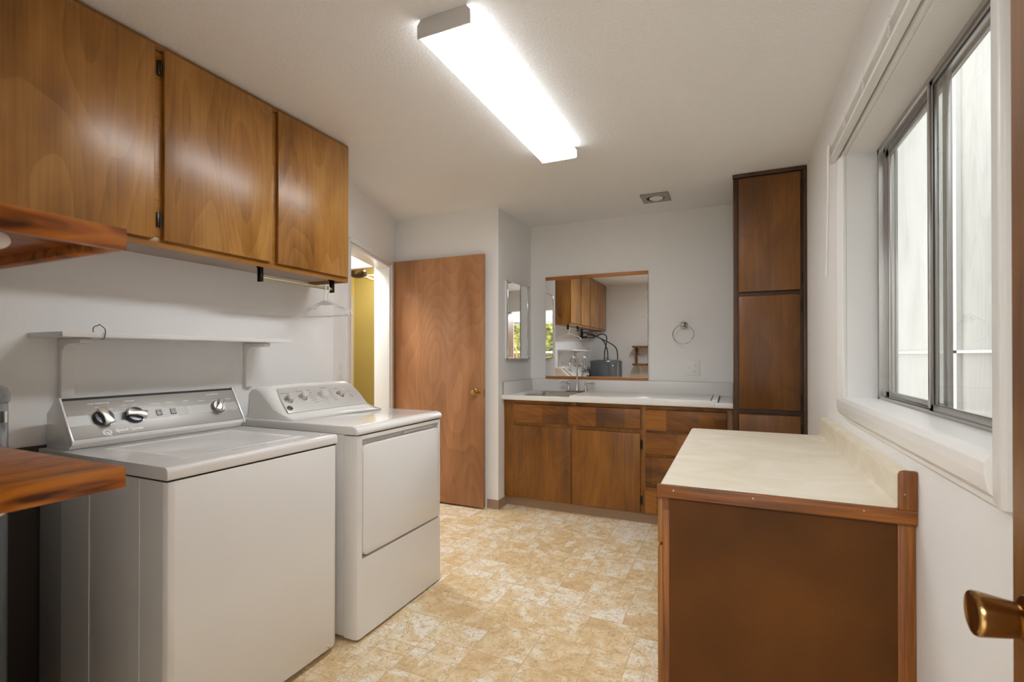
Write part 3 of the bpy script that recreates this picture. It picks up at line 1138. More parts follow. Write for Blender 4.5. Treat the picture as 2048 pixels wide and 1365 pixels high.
# hanging rod under the cabinet, with two hangers
RX, RZ = -2.06, 1.612
t = thing('closet_rod', 'short metal rod on two dark brackets under the cabinet', 'rod', (RX, 1.87, RZ))
for y in (1.64, 2.098):
    mb = MB()
    mb.box(RX - .02, RX + .02, y - .009, y + .009, 1.66, 1.674, .001)
    mb.box(RX - .014, RX + .014, y - .003, y + .003, 1.592, 1.665, .001)
    mb.box(RX - .014, RX - .010, y - .009, y + .003, 1.592, 1.665, .001)
    mb.box(RX + .010, RX + .014, y - .009, y + .003, 1.592, 1.665, .001)
    mb.build('bracket', M['hinge'], t)
MB().cyl((RX, 1.64, RZ), (RX, 2.098, RZ), .008, seg=16).build('rod', plain('worn_rod', rgb(176, 165, 132), .4, .5, vary=.08), t)


def make_hanger(y):
    o = thing('clothes_hanger', 'white plastic hanger at the end of the rod, nearer the doorway', 'hanger', (RX, y, RZ), 'white hangers on the rod')
    mb = MB()
    top = 1.545
    body = [(RX, y, top), (RX + .05, y, top - .02), (RX + .075, y, top - .027), (RX + .084, y, top - .042), (RX + .098, y, top - .044), (RX + .105, y, top - .036),
            (RX + .155, y, top - .058), (RX + .172, y, top - .072), (RX + .172, y, top - .085), (RX + .16, y, top - .09),
            (RX - .16, y, top - .09), (RX - .172, y, top - .085), (RX - .172, y, top - .072), (RX - .155, y, top - .058),
            (RX - .105, y, top - .036), (RX - .098, y, top - .044), (RX - .084, y, top - .042), (RX - .075, y, top - .027), (RX - .05, y, top - .02)]
    mb.tube(body, .0032, 8, closed=True, smooth=2)
    mb.prism([(-.045, -.022), (0, 0), (.045, -.022), (.03, -.026), (-.03, -.026)], lambda a, c: (RX + a, y - .001, top + c), lambda a, c: (RX + a, y + .001, top + c))
    mb.build('frame', M['wplastic'], o)
    hk = [(RX, y, top), (RX, y, top + .03), (RX + .008, y, top + .05)]
    hk += [(RX + .011 * cos(a), y, RZ + .001 + .0115 * sin(a)) for a in [radians(-25 + 17 * i) for i in range(14)]]
    MB().tube(hk, .0029, 8, smooth=1).build('hook', M['wplastic'], o)
    return o


h1 = make_hanger(2.066)
h2 = h1.copy()
COL.objects.link(h2)
h2.location.y = 2.040
h2['label'] = 'white plastic hanger on the rod, in front of the other hanger'
for ch in list(h1.children):
    c = ch.copy()
    COL.objects.link(c)
    c.parent = h2

# ------------------------------------------------------------------ white wall shelf
t = thing('wall_shelf', 'white shelf on two white brackets above the washer', 'shelf', (-2.19, 1.356, 1.303))
MB().box(XL + .001, -2.068, .884, 1.829, 1.3035, 1.321, .0012).build('board', M['laminate_white'], t)


def bracket(parent, x, y, z, dx, dy, reach, drop, name='bracket'):
    """moulded plastic shelf bracket: leg on the wall, arm under the board; (dx,dy) points away from the wall"""
    w = .021
    mb = MB()
    prof = [(0, 0), (reach - .012, 0), (reach - .003, -.003), (reach, -.012), (reach - .006, -.02), (.07, -.022), (.045, -.028), (.03, -.045), (.024, -.075), (.022, -drop + .02), (.018, -drop + .004), (.008, -drop), (0, -drop)]
    if dx:
        mb.prism(prof, lambda a, c: (x + dx * a, y - w, z + c), lambda a, c: (x + dx * a, y + w, z + c), bev=.004)
    else:
        mb.prism(prof, lambda a, c: (x - w, y + dy * a, z + c), lambda a, c: (x + w, y + dy * a, z + c), bev=.004)
    return mb.build(name, M['wplastic'], parent)


for y in (.992, 1.753):
    bracket(t, XL + .001, y, 1.303, 1, 0, .15, .232)
mb = MB()
hx, hy = -2.075, .987
mb.tube([(hx + .003, hy - .012, 1.316), (hx, hy - .014, 1.332), (hx, hy - .008, 1.344), (hx, hy + .002, 1.345), (hx, hy + .006, 1.352), (hx, hy + .012, 1.345), (hx, hy + .02, 1.34), (hx + .012, hy + .02, 1.328), (hx + .012, hy + .016, 1.3), (hx + .004, hy + .01, 1.2975)], .0014, 6, smooth=1)
tag(mb.build('wire_hook', M['hinge']), 'small bent black wire hook on the white shelf edge', 'hook')

# ------------------------------------------------------------------ light switch beside the doorway
t = thing('light_switch', 'white light switch plate beside the angled doorway', 'switch', ang(.09, .004, 1.13))
mb = MB()
ang_box(mb, .052, .122, 0.0005, .006, 1.073, 1.188, .0015)
mb.build('plate', M['wplastic'], t)
mb = MB()
ang_box(mb, .083, .092, .006, .016, 1.118, 1.142, .001)
mb.build('toggle', M['wplastic'], t)

# ------------------------------------------------------------------ washing machine
XWF = -1.520
WY0, WY1 = .898, 1.580
t = thing('washing_machine', 'white top-load washer with brushed steel control panel and dark knobs', 'washing machine', (-1.89, 1.24, 0))
mb = MB()
mb.prism_z([(-2.25, WY0), (XWF - .02, WY0), (XWF - .006, WY0 + .006), (XWF, WY0 + .022), (XWF, WY1 - .022), (XWF - .006, WY1 - .006), (XWF - .02, WY1), (-2.25, WY1)], .028, .862, bev=.003)
mb.prism_z([(-2.1, WY0 - .0015), (-1.93, WY0 - .0015), (-1.93, WY0 + .01), (-2.1, WY0 + .01)], .03, .86)
mb.prism_z([(-1.71, WY0 - .0012), (-1.655, WY0 - .0012), (-1.655, WY0 + .01), (-1.71, WY0 + .01)], .03, .86)
mb.build('cabinet', M['appliance'], t)
MB().box(-2.245, XWF + -.006, WY0 + .004, WY1 - .004, .862, .867).build('seam', M['dark'], t)
LT = .907
mb = MB()
# top with a round-edged front
mb.prism_y([(-2.26, .867), (XWF - .004, .867), (XWF + .001, .872), (XWF + .001, LT - .012), (XWF - .004, LT - .003), (XWF - .014, LT), (-2.26, LT)], WY0, WY1, bev=.0025)
mb.build('top', M['appliance'], t)
mb = MB()
# lid: shallow panel with dished centre
b = bmesh.new()
lx0, lx1, ly0, ly1 = -2.05, -1.600, .985, 1.490
nx, ny = 30, 34
grid = []
for i in range(nx + 1):
    row = []
    for j in range(ny + 1):
        fx, fy = i / nx, j / ny
        x, y = lx0 + (lx1 - lx0) * fx, ly0 + (ly1 - ly0) * fy
        e = min(min(fx, 1 - fx) * (lx1 - lx0), min(fy, 1 - fy) * (ly1 - ly0))
        k = max(0, min(1, (e - .03) / .03))
        k = k * k * (3 - 2 * k)
        z = LT + .003 - .009 * k + (0 if e > .004 else -.0035)
        row.append(b.verts.new((x, y, z)))
    grid.append(row)
for i in range(nx):
    for j in range(ny):
        b.faces.new((grid[i][j], grid[i + 1][j], grid[i + 1][j + 1], grid[i][j + 1]))
bmesh.ops.recalc_face_normals(b, faces=b.faces)
mb._merge(b)
mb.box(lx0 + .002, lx1 - .002, ly0 + .002, ly1 - .002, LT - .0095, LT - .0065)
mb.build('lid', M['appliance_edge'], t)
MB().box(lx1 - .004, lx1 + .0015, 1.16, 1.30, LT + .0002, LT + .002, .0007).build('lid_grip', M['fixture_metal'], t)
for y in (1.40, 1.455, 1.53):
    MB().lathe([(.004, 0), (.004, .002), (0, .003)], (-1.565, y, LT), (0, 0, 1), 12).build('bumper', M['wplastic'], t)
# console
KY0, KY1 = .921, 1.576
prof = [(-2.26, LT), (-2.26, 1.028), (-2.205, 1.078), (-2.19, 1.084), (-2.178, 1.0835), (-2.0915, .938), (-2.0915, .928), (-2.112, LT)]
mb = MB()
mb.prism_y(prof, KY0, KY1, bev=.002)
con = mb.build('console', M['appliance_edge'], t)
PA, PB = Vector((-2.177, 0, 1.0835)), Vector((-2.092, 0, .940))
PD = (PB - PA).normalized()          # down the panel
PN = Vector((-PD.z, 0, PD.x))        # out of the panel
if PN.x < 0:
    PN = -PN


def wp(y, v, h=0.0):
    p = PA + PD * v + PN * h
    return Vector((p.x, y, p.z))


def frame_m(origin, xdir, ydir):
    x, y = Vector(xdir).normalized(), Vector(ydir).normalized()
    z = x.cross(y)
    m = Matrix((x, y, z)).transposed().to_4x4()
    m.translation = origin
    return m


mb = MB()
mb.prism([(KY0 + .006, .010), (KY1 - .006, .010), (KY1 - .006, .164), (KY0 + .006, .164)], lambda y, v: wp(y, v, .0), lambda y, v: wp(y, v, .0022), bev=.0006)
mb.build('control_panel', M['brushed'], t)
mb = MB()
mb.prism([(KY0 + .002, .001), (KY1 - .002, .001), (KY1 - .002, .0105), (KY0 + .002, .0105)], lambda y, v: wp(y, v, .0), lambda y, v: wp(y, v, .003), bev=.0006)
mb.build('top_strip', M['dark'], t)
mb = MB()
mb.prism([(KY0 + .006, .073), (KY1 - .006, .073), (KY1 - .006, .113), (KY0 + .006, .113)], lambda y, v: wp(y, v, .0022), lambda y, v: wp(y, v, .0026))
plabel(mb.build('panel_band', plain('grey_band', (.27, .262, .25, 1), .42, .6, vary=.03), t), 'darker horizontal band across the control panel')
for y0_ in (KY0 - .003, KY1 - .004):
    mb = MB()
    mb.prism_y([(-2.183, 1.0885), (-2.171, 1.0875), (-2.0835, .94), (-2.0835, .926), (-2.094, .922), (-2.099, .938)], y0_, y0_ + .007, bev=.0015)
    mb.build('end_cap', M['appliance_edge'], t)


def wknob(y, v, r, turn, dark):
    base = wp(y, v, .0022)
    k = MB().lathe([(r, 0), (r, .004), (r * .93, .012), (r * .86, .016), (0, .0165)], base, PN, seg=36).build('knob', M['knob_dark'] if dark else M['knob_grey'], t)
    fm = frame_m(base, (0, 1, 0), -PD) @ Matrix.Rotation(radians(turn), 4, 'Z')
    mb = MB()
    L_, W_, w_ = r * .98, r * .47, r * .3
    mb.prism_z([(-W_, -L_), (W_, -L_), (w_, 0), (W_, L_), (-W_, L_), (-w_, 0)], .012, .029, bev=.002, mat=fm)
    mb.build('grip', M['knob_cap'], k)
    rg = MB()
    rg.tube([wp(y + r * 1.01 * cos(a), v + r * 1.01 * sin(a), .0035) for a in [2 * pi * i / 40 for i in range(40)]], .0012, 6, closed=True)
    rg.build('ring', M['chrome'], k)
    return k


wknob(1.031, .0915, .0335, 12, True)
wknob(1.135, .0925, .0335, 72, True)
wknob(1.474, .0925, .030, -32, False)
mb = MB()
for a0 in range(-215, 40, 6):
    a = radians(a0)
    a2 = radians(a0 + 6)
    mb.tube([wp(1.474 + .037 * cos(x), .0925 + .037 * sin(x), .0025) for x in (a, a2)], .0006, 4)
for a0 in (-205, -150, -35, 25):
    a = radians(a0)
    mb.tube([wp(1.474 + q * cos(a), .0925 + q * sin(a), .0025) for q in (.037, .044)], .0006, 4)
for cy in (1.031, 1.135):
    for a0 in (-160, -125, -88, -50):
        a = radians(a0)
        mb.tube([wp(cy + q * cos(a), .092 + q * sin(a), .0025) for q in (.038, .043)], .0005, 4)
mb.build('dial_marks', M['ink_white'], t)
for y in (1.2255, 1.2805):
    MB().box(-.0105, .0105, -.012, .012, 0, .004, .001, mat=frame_m(wp(y, .0915, .0022), (0, 1, 0), -PD)).build('button', M['button'], t)
mb = MB()


def wtext(s, y, v, size, align='CENTER', bold=0.0, xs=1.15):
    mb.text(s, size, frame_m(wp(y, v, .0026), (0, 1, 0), -PD), align, .0003, bold, xs)


wtext('WASH TEMPERATURE', 1.0315, .029, .0062, bold=.00028)
wtext('LOAD SIZE', 1.1325, .0285, .0062, bold=.00028)
wtext('EXTRA RINSE', 1.2235, .050, .0054, bold=.00028)
wtext('STAIN/SOAK', 1.279, .0495, .0054, bold=.00028)
wtext('STATUS', 1.3445, .0485, .0054, bold=.00028)
wtext('CYCLE SELECTION', 1.470, .0265, .0058, bold=.00028)
for s, y, v in (('COLD', .994, .064), ('WARM', 1.022, .046), ('HOT', 1.066, .056), ('SMALL', 1.094, .066), ('MEDIUM', 1.112, .046), ('LARGE', 1.149, .046), ('EXTRA LARGE', 1.178, .056),
                ('NORMAL ECO', 1.412, .054), ('PERM PRESS', 1.536, .055), ('DELICATE', 1.548, .116), ('BULKY', 1.436, .122),
                ('PUSH TO START', 1.281, .113)):
    wtext(s, y, v, .0042, bold=.00015)
for i, s in enumerate(('FILL', 'WASH', 'RINSE', 'SPIN')):
    wtext(s, 1.343, .077 + .0103 * i, .0042, 'LEFT')
wtext('Speed Queen', 1.105, .1475, .0145, bold=.0009, xs=1.18)
mb.prism([(1.066, .1568), (1.15, .1568), (1.15, .1576), (1.066, .1576)], lambda y, v: wp(y, v, .0022), lambda y, v: wp(y, v, .0028))
mb.build('panel_lettering', M['ink_white'], t)
mb = MB()
fm = frame_m(wp(1.031, .150, .0026), (0, 1, 0), -PD)
ring = []
b = bmesh.new()
n_ = 40
vi = [b.verts.new((.0085 * cos(2 * pi * i / n_), .0078 * sin(2 * pi * i / n_), .0003)) for i in range(n_)]
vo = [b.verts.new((.0150 * cos(2 * pi * i / n_), .0118 * sin(2 * pi * i / n_), .0003)) for i in range(n_)]
for i in range(n_):
    j = (i + 1) % n_
    b.faces.new((vi[i], vo[i], vo[j], vi[j]))
mb._merge(b, fm)
mb.prism_z([(-.001, -.004), (.003, -.004), (.013, -.0145), (.006, -.0145)], 0, .0004, mat=fm)
mb.prism_z([(-.006, 0), (-.004, .003), (-.002, .0005), (0, .0045), (.002, .0005), (.004, .003), (.006, 0), (.003, -.005), (-.002, -.005)], 0, .0004, mat=fm)
mb.build('logo', M['ink_white'], t)
mb = MB()
for i in range(4):
    mb.lathe([(.0016, 0), (.0016, .0006)], wp(1.3335, .077 + .0103 * i, .0024), PN, 10)
mb.build('status_lights', M['dark'], t)
for x in (-2.2, -1.57):
    for y in (WY0 + .05, WY1 - .05):
        MB().cyl((x, y, 0), (x, y, .03), .018, seg=14).build('foot', M['rubber'], t)
MB().lathe([(.006, 0), (.005, .002)], (XWF, 1.53, .04), (1, 0, 0), 12).build('screw', M['alu'], t)

# ------------------------------------------------------------------ dryer
XDF = -1.472
DY0, DY1 = 1.644, 2.312
t = thing('clothes_dryer', 'white front-load dryer with silver control panel and drop-down door', 'dryer', (-1.86, 1.98, 0))
mb = MB()
mb.prism_z([(-2.24, DY0), (XDF - .075, DY0), (XDF - .075, DY1), (-2.24, DY1)], .018, .893)
mb.build('side_shell', M['appliance'], t)
FXB = XDF - .024
mb = MB()
# front: frame around the door opening
r = .022


def front_outline(a, c):
    return [(a, DY0 + .001), (c - r, DY0 + .001), (c - .006, DY0 + .007), (c, DY0 + r), (c, DY1 - r), (c - .006, DY1 - .007), (c - r, DY1 - .001), (a, DY1 - .001)]


mb.prism_z(front_outline(XDF - .074, XDF), .012, .352)
mb.prism_z([(XDF - .074, DY0 + .001), (XDF - r, DY0 + .001), (XDF - .006, DY0 + .007), (XDF, DY0 + r), (XDF, DY0 + .032), (XDF - .074, DY0 + .032)], .352, .8722)
mb.prism_z([(XDF - .074, DY1 - .024), (XDF - .004, DY1 - .024), (XDF, DY1 - .021), (XDF - .006, DY1 - .007), (XDF - .03, DY1 - .001), (XDF - .074, DY1 - .001)], .352, .8722)
mb.prism_z(front_outline(XDF - .074, XDF), .8722, .889)
mb.box(XDF - .07, XDF - .03, DY0 + .02, DY1 - .02, .34, .88)
mb.build('front_panel', M['appliance'], t)
# door with rounded corners and scooped top edge
dy0, dy1, dz0, dz1 = DY0 + .036, DY1 - .028, .362, .846


def rrect(a0, a1, c0, c1, rr, n=6):
    out = []
    for cx, cy, st in ((a1 - rr, c1 - rr, 0), (a0 + rr, c1 - rr, 90), (a0 + rr, c0 + rr, 180), (a1 - rr, c0 + rr, 270)):
        for i in range(n + 1):
            a = radians(st + 90 * i / n)
            out.append((cx + rr * cos(a), cy + rr * sin(a)))
    return out


mb = MB()
mb.prism_x(rrect(dy0, dy1, dz0, dz1, .03), XDF - .028, XDF + .003, bev=.004)
d_ = mb.build('door', M['appliance'], t)
MB().prism_x(rrect(dy0 - .005, dy1 + .004, dz0 - .005, .868, .034), XDF - .0305, XDF - .0275).build('door_gap', M['dark'], t)
mb = MB()
mb.prism_x(rrect(dy0 + .01, dy1 - .002, .8435, .872, .012), XDF - .0275, XDF - .021, bev=.002)
mb.prism_x(rrect(1.99, 2.25, .850, .866, .007), XDF - .021, XDF - .015, bev=.002)
mb.build('grip_recess', M['fixture_metal'], t)
for z in (.43, .60, .76):
    MB().box(XDF - .02, XDF - .006, dy0 - .006, dy0 - .001, z - .006, z + .006, .001).build('hinge_cover', M['dark'], t)
MB().box(XDF - .05, XDF - .0035, DY0 + .022, DY1 - .022, .8885, .8945).build('seam', M['dark'], t)
# top deck flowing into the console
mb = MB()
deck = [(-2.235, .893), (XDF - .004, .893), (XDF + .004, .898), (XDF + .004, .912), (XDF - .006, .925), (XDF - .026, .932), (-1.86, .932), (-1.895, .9335), (-1.922, .940), (-1.943, .953),
        (-1.985, .990), (-2.065, 1.060), (-2.082, 1.074), (-2.10, 1.083), (-2.125, 1.086), (-2.15, 1.08), (-2.165, 1.065), (-2.205, .905)]
mb.prism_y([(-2.24, .893), (XDF - .002, .893), (XDF + .004, .898), (XDF + .004, .912), (XDF - .006, .925), (XDF - .026, .931), (-2.24, .931)], DY0, DY1, bev=.006, seg=3)
b = bmesh.new()
con = deck[6:17]
ny = 40
rows = []
for j in range(ny + 1):
    f = .5 - .5 * cos(pi * j / ny)
    y = 1.676 + (2.284 - 1.676) * f
    # ends sweep down and in, top bows slightly
    e = min(f, 1 - f) * (2.284 - 1.676)
    R_ = .05
    back = R_ - math.sqrt(max(0, R_ * R_ - max(0, R_ - e) ** 2))
    bow = .005 * (1 - (2 * f - 1) ** 2)
    row = []
    for (x, z) in con:
        hgt = (z - .931)
        q = min(1, hgt / .05)
        zz = .931 + hgt - back * .5 * q + bow * hgt / .155
        xx = max(x - back * .75 * q, -2.19)
        row.append(b.verts.new((xx, y, zz)))
    row.append(b.verts.new((-2.20, y, .931)))
    rows.append(row)
for j in range(ny):
    for i in range(len(rows[0]) - 1):
        b.faces.new((rows[j][i], rows[j + 1][i], rows[j + 1][i + 1], rows[j][i + 1]))
b.faces.new(rows[0])
b.faces.new(rows[-1])
bmesh.ops.recalc_face_normals(b, faces=b.faces)
es = [e for e in b.edges if len(e.link_faces) == 2 and (len(e.link_faces[0].verts) > 4) != (len(e.link_faces[1].verts) > 4)]
bmesh.ops.bevel(b, geom=es, offset=.012, segments=4, profile=.5, affect='EDGES')
mb._merge(b)
mb.build('top', M['appliance_edge'], t, smooth=50)
QA, QB = Vector((-2.073, 0, 1.0687)), Vector((-1.9445, 0, .9555))
QD = (QB - QA).normalized()
QN = Vector((-QD.z, 0, QD.x))
if QN.x < 0:
    QN = -QN


def dp(y, v, h=0.0):
    p = QA + QD * v + QN * h
    return Vector((p.x, y, p.z))


b = bmesh.new()
lo, hi = [], []
n_ = 24
for i in range(n_ + 1):
    f = i / n_
    bowt = .005 * (1 - (2 * f - 1) ** 2)
    lo.append((1.702 + (2.256 - 1.702) * f, .168))
    hi.append((1.742 + (2.258 - 1.742) * f, -.001 - bowt))
pts = lo + [(2.264, .08)] + list(reversed(hi)) + [(1.716, .07)]
mb = MB()
mb.prism(pts, lambda y, v: dp(y, v, .0), lambda y, v: dp(y, v, .0045), bev=.001)
b.free()
mb.build('control_panel', M['dryer_panel'], t)


def dknob(y, v, r, big=False):
    base = dp(y, v, .0045)
    k = MB().lathe([(r * 1.28, 0), (r * 1.24, .002), (r * 1.02, .006), (r, .008), (r * .96, .02), (r * .9, .022)], base, QN, 32).build('knob', M['nickel'] if not big else M['dryer_panel'], t)
    MB().lathe([(r * .9, .021), (r * .92, .03), (r * .84, .034), (0, .0345)], base, QN, 32).build('cap', M['cap'], k)
    pts = [dp(y + r * 1.45 * cos(a), v + r * 1.45 * sin(a), .005) for a in [2 * pi * i / 36 for i in range(36)]]
    MB().tube(pts, .0022, 6, closed=True).build('dial_ring', M['wplastic'], k)
    return k


dknob(1.757, .082, .019)
dknob(1.850, .074, .019)
dknob(1.977, .078, .027, True)
dknob(2.109, .078, .019)
mb = MB()


def dtext(s, y, v, size, align='CENTER'):
    mb.text(s, size, frame_m(dp(y, v, .0047), (0, 1, 0), -QD), align, .0003, 0, 1.1)


for s, y, v in (('Dryness Control', 1.765, .036), ('Temperature', 1.855, .030), ('Cycles', 1.915, .026), ('Sensor Dry', 2.03, .018), ('Signal', 2.11, .03), ('Start', 2.19, .06)):
    dtext(s, y, v, .0075)
for i in range(5):
    for ya, yb, v0 in ((1.893, 1.928, .048), (2.034, 2.062, .045)):
        mb.prism([(ya, v0 + .017 * i), (yb, v0 + .017 * i), (yb, v0 + .0022 + .017 * i), (ya, v0 + .0022 + .017 * i)], lambda y, v: dp(y, v, .0044), lambda y, v: dp(y, v, .005))
dtext('Off', 1.977, .137, .006)
mb.build('panel_lettering', M['ink_dark'], t)
mb = MB()
for i in range(30):
    a = 2 * pi * i / 30
    mb.tube([dp(1.977 + q * cos(a), .078 + q * sin(a), .0052) for q in (.040, .0435)], .0011, 4)
mb.build('dial_marks', M['ink_dark'], t)
bd = MB().lathe([(.015, 0), (.015, .0025), (.0135, .0035), (0, .0035)], dp(1.728, .138, .0045), QN, 32).build('badge', M['knob_dark'], t)
mb = MB()
mb.text('GE', .014, frame_m(dp(1.728, .138, .0082), (0, 1, 0), -QD), depth=.0003)
mb.tube([dp(1.728 + .0135 * cos(a), .138 + .0135 * sin(a), .0082) for a in [2 * pi * i / 32 for i in range(32)]], .0012, 6, closed=True)
mb.build('monogram', M['chrome'], bd)
MB().tube([dp(2.19 + .011 * cos(a), .087 + .013 * sin(a), .005) for a in [radians(70 + 14 * i) for i in range(10)]], .0016, 6).build('start_button', M['ink_dark'], t)
for x in (-2.15, -1.53):
    for y in (DY0 + .05, DY1 - .05):
        MB().cyl((x, y, 0), (x, y, .02), .02, seg=14).build('foot', M['rubber'], t)

# ------------------------------------------------------------------ vanity along the back wall
VX0, VX1 = XJ + .002, -.002
FY = 3.670
t = thing('vanity_cabinet', 'long brown vanity base cabinet with two doors and drawers under the sink counter', 'cabinet', (-.86, 3.95, 0))
mb = MB()
mb.box(VX0, VX0 + .016, FY + .02, YB - .004, .082, .878)
mb.box(VX1 - .016, VX1, FY + .02, YB - .004, .082, .878)
mb.box(VX0 + .016, VX1 - .016, FY + .02, YB - .004, .082, .098)
mb.box(VX0 + .016, VX1 - .016, YB - .01, YB - .004, .098, .70)
mb.box(-.612, -.596, FY + .02, YB - .01, .098, .878)
mb.build('carcass', M['w_frame'], t)
for a, c in ((VX0, -1.632), (-1.155, -1.113), (-.628, -.582), (-.046, VX1)):
    MB().box(a, c, FY, FY + .02, .082, .878, .0008).build('stile', M['w_frame'], t)
for a, c in ((.845, .878), (.665, .70), (.082, .10)):
    MB().box(-1.632, -.046, FY + .0005, FY + .02, a, c, .0008).build('rail', M['w_frame'], t)
for a, c in ((.495, .53), (.275, .31)):
    MB().box(-.582, -.046, FY + .0005, FY + .02, a, c, .0008).build('rail', M['w_frame'], t)
MB().box(VX0, VX1, 3.712, 3.73, 0.0, .084).build('toe_kick', M['vinyl'], t)


def front(x0, x1, z0, z1, name, mat):
    pts = [(FY, z0), (FY - .018, z0 + .002), (FY - .018, z1 - .004), (FY - .012, z1), (FY, z1)]
    mbx = MB()
    mbx.prism_x(pts, x0, x1, bev=.0015)
    return mbx.build(name, mat, t)


front(-1.645, -1.151, .088, .672, 'door', M['w_vanity'])
front(-1.117, -.624, .088, .666, 'door', M['w_vanity'])
front(-1.637, -.620, .697, .846, 'drawer_front', M['w_vanity_h'])
front(-.586, -.042, .694, .846, 'drawer_front', M['w_vanity_h'])
front(-.586, -.042, .523, .677, 'drawer_front', M['w_vanity_h'])
front(-.586, -.042, .303, .502, 'drawer_front', M['w_vanity_h'])
front(-.586, -.042, .088, .280, 'drawer_front', M['w_vanity_h'])
for z in (.18, .585):
    mb = MB()
    mb.cyl((-.616, FY - .01, z - .03), (-.616, FY - .01, z + .03), .004, seg=10)
    mb.box(-.614, -.606, FY - .006, FY - .001, z - .035, z + .035, .001)
    mb.build('hinge', M['hinge'], t)

ZC = .9156
t = thing('vanity_countertop', 'white laminate countertop with low backsplash on the vanity', 'countertop', (-.86, 3.94, .879))
SX0, SX1, SY0, SY1 = -1.555, -.965, 3.70, 4.195     # sink cut-out
CF, CB = 3.6175, YB - .003
mb = MB()
mb.box(VX0, SX0, CF, CB, .8795, ZC, .002)
mb.box(SX1, VX1, CF, CB, .8795, ZC, .002)
mb.box(SX0, SX1, CF, SY0, .8795, ZC, .002)
mb.box(SX0, SX1, SY1, CB, .8795, ZC, .002)
mb.build('top', M['laminate_white'], t)
MB().box(VX0, VX1, CB - .014, CB, ZC, 1.0235, .0015).build('backsplash', M['laminate_white'], t)
MB().box(VX0, VX0 + .014, CF + .012, CB - .014, ZC, 1.021, .0015).build('side_splash', M['laminate_white'], t)

mb = MB()
mb.box(VX0 + .014, VX1, CB - .0146, CB - .0005, 1.0228, 1.0243)
mb.box(VX0 + .0008, VX0 + .0146, CF + .0114, CB - .014, 1.0203, 1.0218)
mb.box(VX0 + .0008, VX0 + .0146, CF + .0112, CF + .0122, ZC, 1.0215)
mb.box(VX0 + .0138, VX0 + .0152, CB - .0154, CB - .0138, ZC, 1.022)
mb.box(VX0 + .014, VX1, CB - .0152, CB - .0138, ZC - .0002, ZC + .001)
mb.build('edge_line', plain('edge_line_grey', (.36, .35, .34, 1), .7, vary=.03), t)  # thin grey strips lining the splash edges

t = thing('sink', 'stainless steel drop-in sink in the vanity counter', 'sink', (-1.26, 3.945, ZC))
b = bmesh.new()
prof = [(0, .001), (.004, .004), (.022, .0035), (.03, -.002), (.045, -.12), (.075, -.148), (.2, -.155)]
X0, X1, Y0, Y1 = SX0 - .014, SX1 + .014, SY0 - .014, SY1 + .014
loops = []
for off, h in prof:
    yb = Y1 - (off if off < .005 else off + .07 if off >= .02 else off)
    rr = max(.012, .05 - off * .2)
    loops.append([b.verts.new((x, y, ZC + h)) for x, y in rrect(X0 + off, X1 - off, Y0 + off, yb, rr, 5)])
for a, c in zip(loops, loops[1:]):
    n_ = len(a)
    for i in range(n_):
        b.faces.new((a[i], a[(i + 1) % n_], c[(i + 1) % n_], c[i]))
b.faces.new(loops[-1])
bmesh.ops.recalc_face_normals(b, faces=b.faces)
mb = MB()
mb._merge(b)
mb.build('basin', M['steel'], t, smooth=60)
MB().lathe([(.04, 0), (.042, .002), (.036, .003), (.02, .001), (0, .001)], (-1.26, 3.91, ZC - .155), (0, 0, 1)).build('drain', M['chrome'], t)

FXc, FYc, FZ = -1.256, 4.172, ZC + .004
t = thing('faucet', 'chrome gooseneck faucet with two lever handles behind the sink', 'faucet', (FXc, FYc, FZ))
mb = MB()
mb.prism_z(rrect(FXc - .104, FXc + .104, FYc - .024, FYc + .024, .022), FZ, FZ + .012, bev=.004)
mb.build('base_plate', M['chrome'], t)
mb = MB()
mb.lathe([(.018, .01), (.017, .02), (.012, .036), (.013, .046), (.0095, .056)], (FXc, FYc, FZ), (0, 0, 1))
arc = [(FXc, FYc, FZ + .05), (FXc, FYc, FZ + .15)]
ac = Vector((FXc - .004, FYc - .088, 1.138))
for i in range(0, 19):
    a = radians(10 * i * 1.0)
    arc.append((FXc - .013 * (i / 18), ac.y + .088 * cos(a), ac.z + .086 * sin(a)))
arc.append((FXc - .015, FYc - .179, 1.118))
mb.tube(arc, .0085, 14)
mb.cyl((FXc - .015, FYc - .179, 1.125), (FXc - .0155, FYc - .1795, 1.108), .0105, seg=16)
mb.build('spout', M['chrome'], t)
for sx in (-1, 1):
    hx = FXc + sx * .0775
    h = MB().lathe([(.019, .01), (.017, .022), (.011, .038), (.012, .05), (.0095, .06), (.0115, .068), (.0135, .076), (.012, .085), (.006, .09), (0, .091)], (hx, FYc, FZ), (0, 0, 1)).build('handle', M['chrome'], t)
    MB().lathe([(.005, 0), (.0055, .02), (.0088, .034), (.0095, .06), (.007, .072), (0, .075)], (hx + sx * .01, FYc, FZ + .077), (sx, -.05, .02)).build('lever', M['chrome'], h)

t = thing('counter_board', 'white flat board lying on the vanity counter, covering part of the sink', 'board', (-.64, 3.92, ZC + .005))
mb = MB()
mb.box(-1.15, -.145, CF - .004, 4.19, ZC + .0055, ZC + .0145, .002)
mb.box(-1.15, -.118, CF - .006, CF - .001, .8825, ZC + .012, .002)
mb.build('panel', M['laminate_white'], t)
MB().box(-.925, -.80, 3.70, 3.712, ZC + .0142, ZC + .0152, .0004).build('pull_slot', M['nickel'], t)
t = thing('counter_strip', 'narrow raised white strip at the right end of the counter board', 'strip', (-.12, 3.93, ZC))
MB().box(-.136, -.098, CF + .004, 4.19, ZC + .0005, ZC + .016, .003).build('strip', M['laminate_white'], t)
MB().box(-.1402, -.1362, CF + .006, 4.188, ZC + .0003, ZC + .004).box(-.0978, -.0938, CF + .006, 4.188, ZC + .0003, ZC + .004).build('shadow_gap', M['dark'], t)

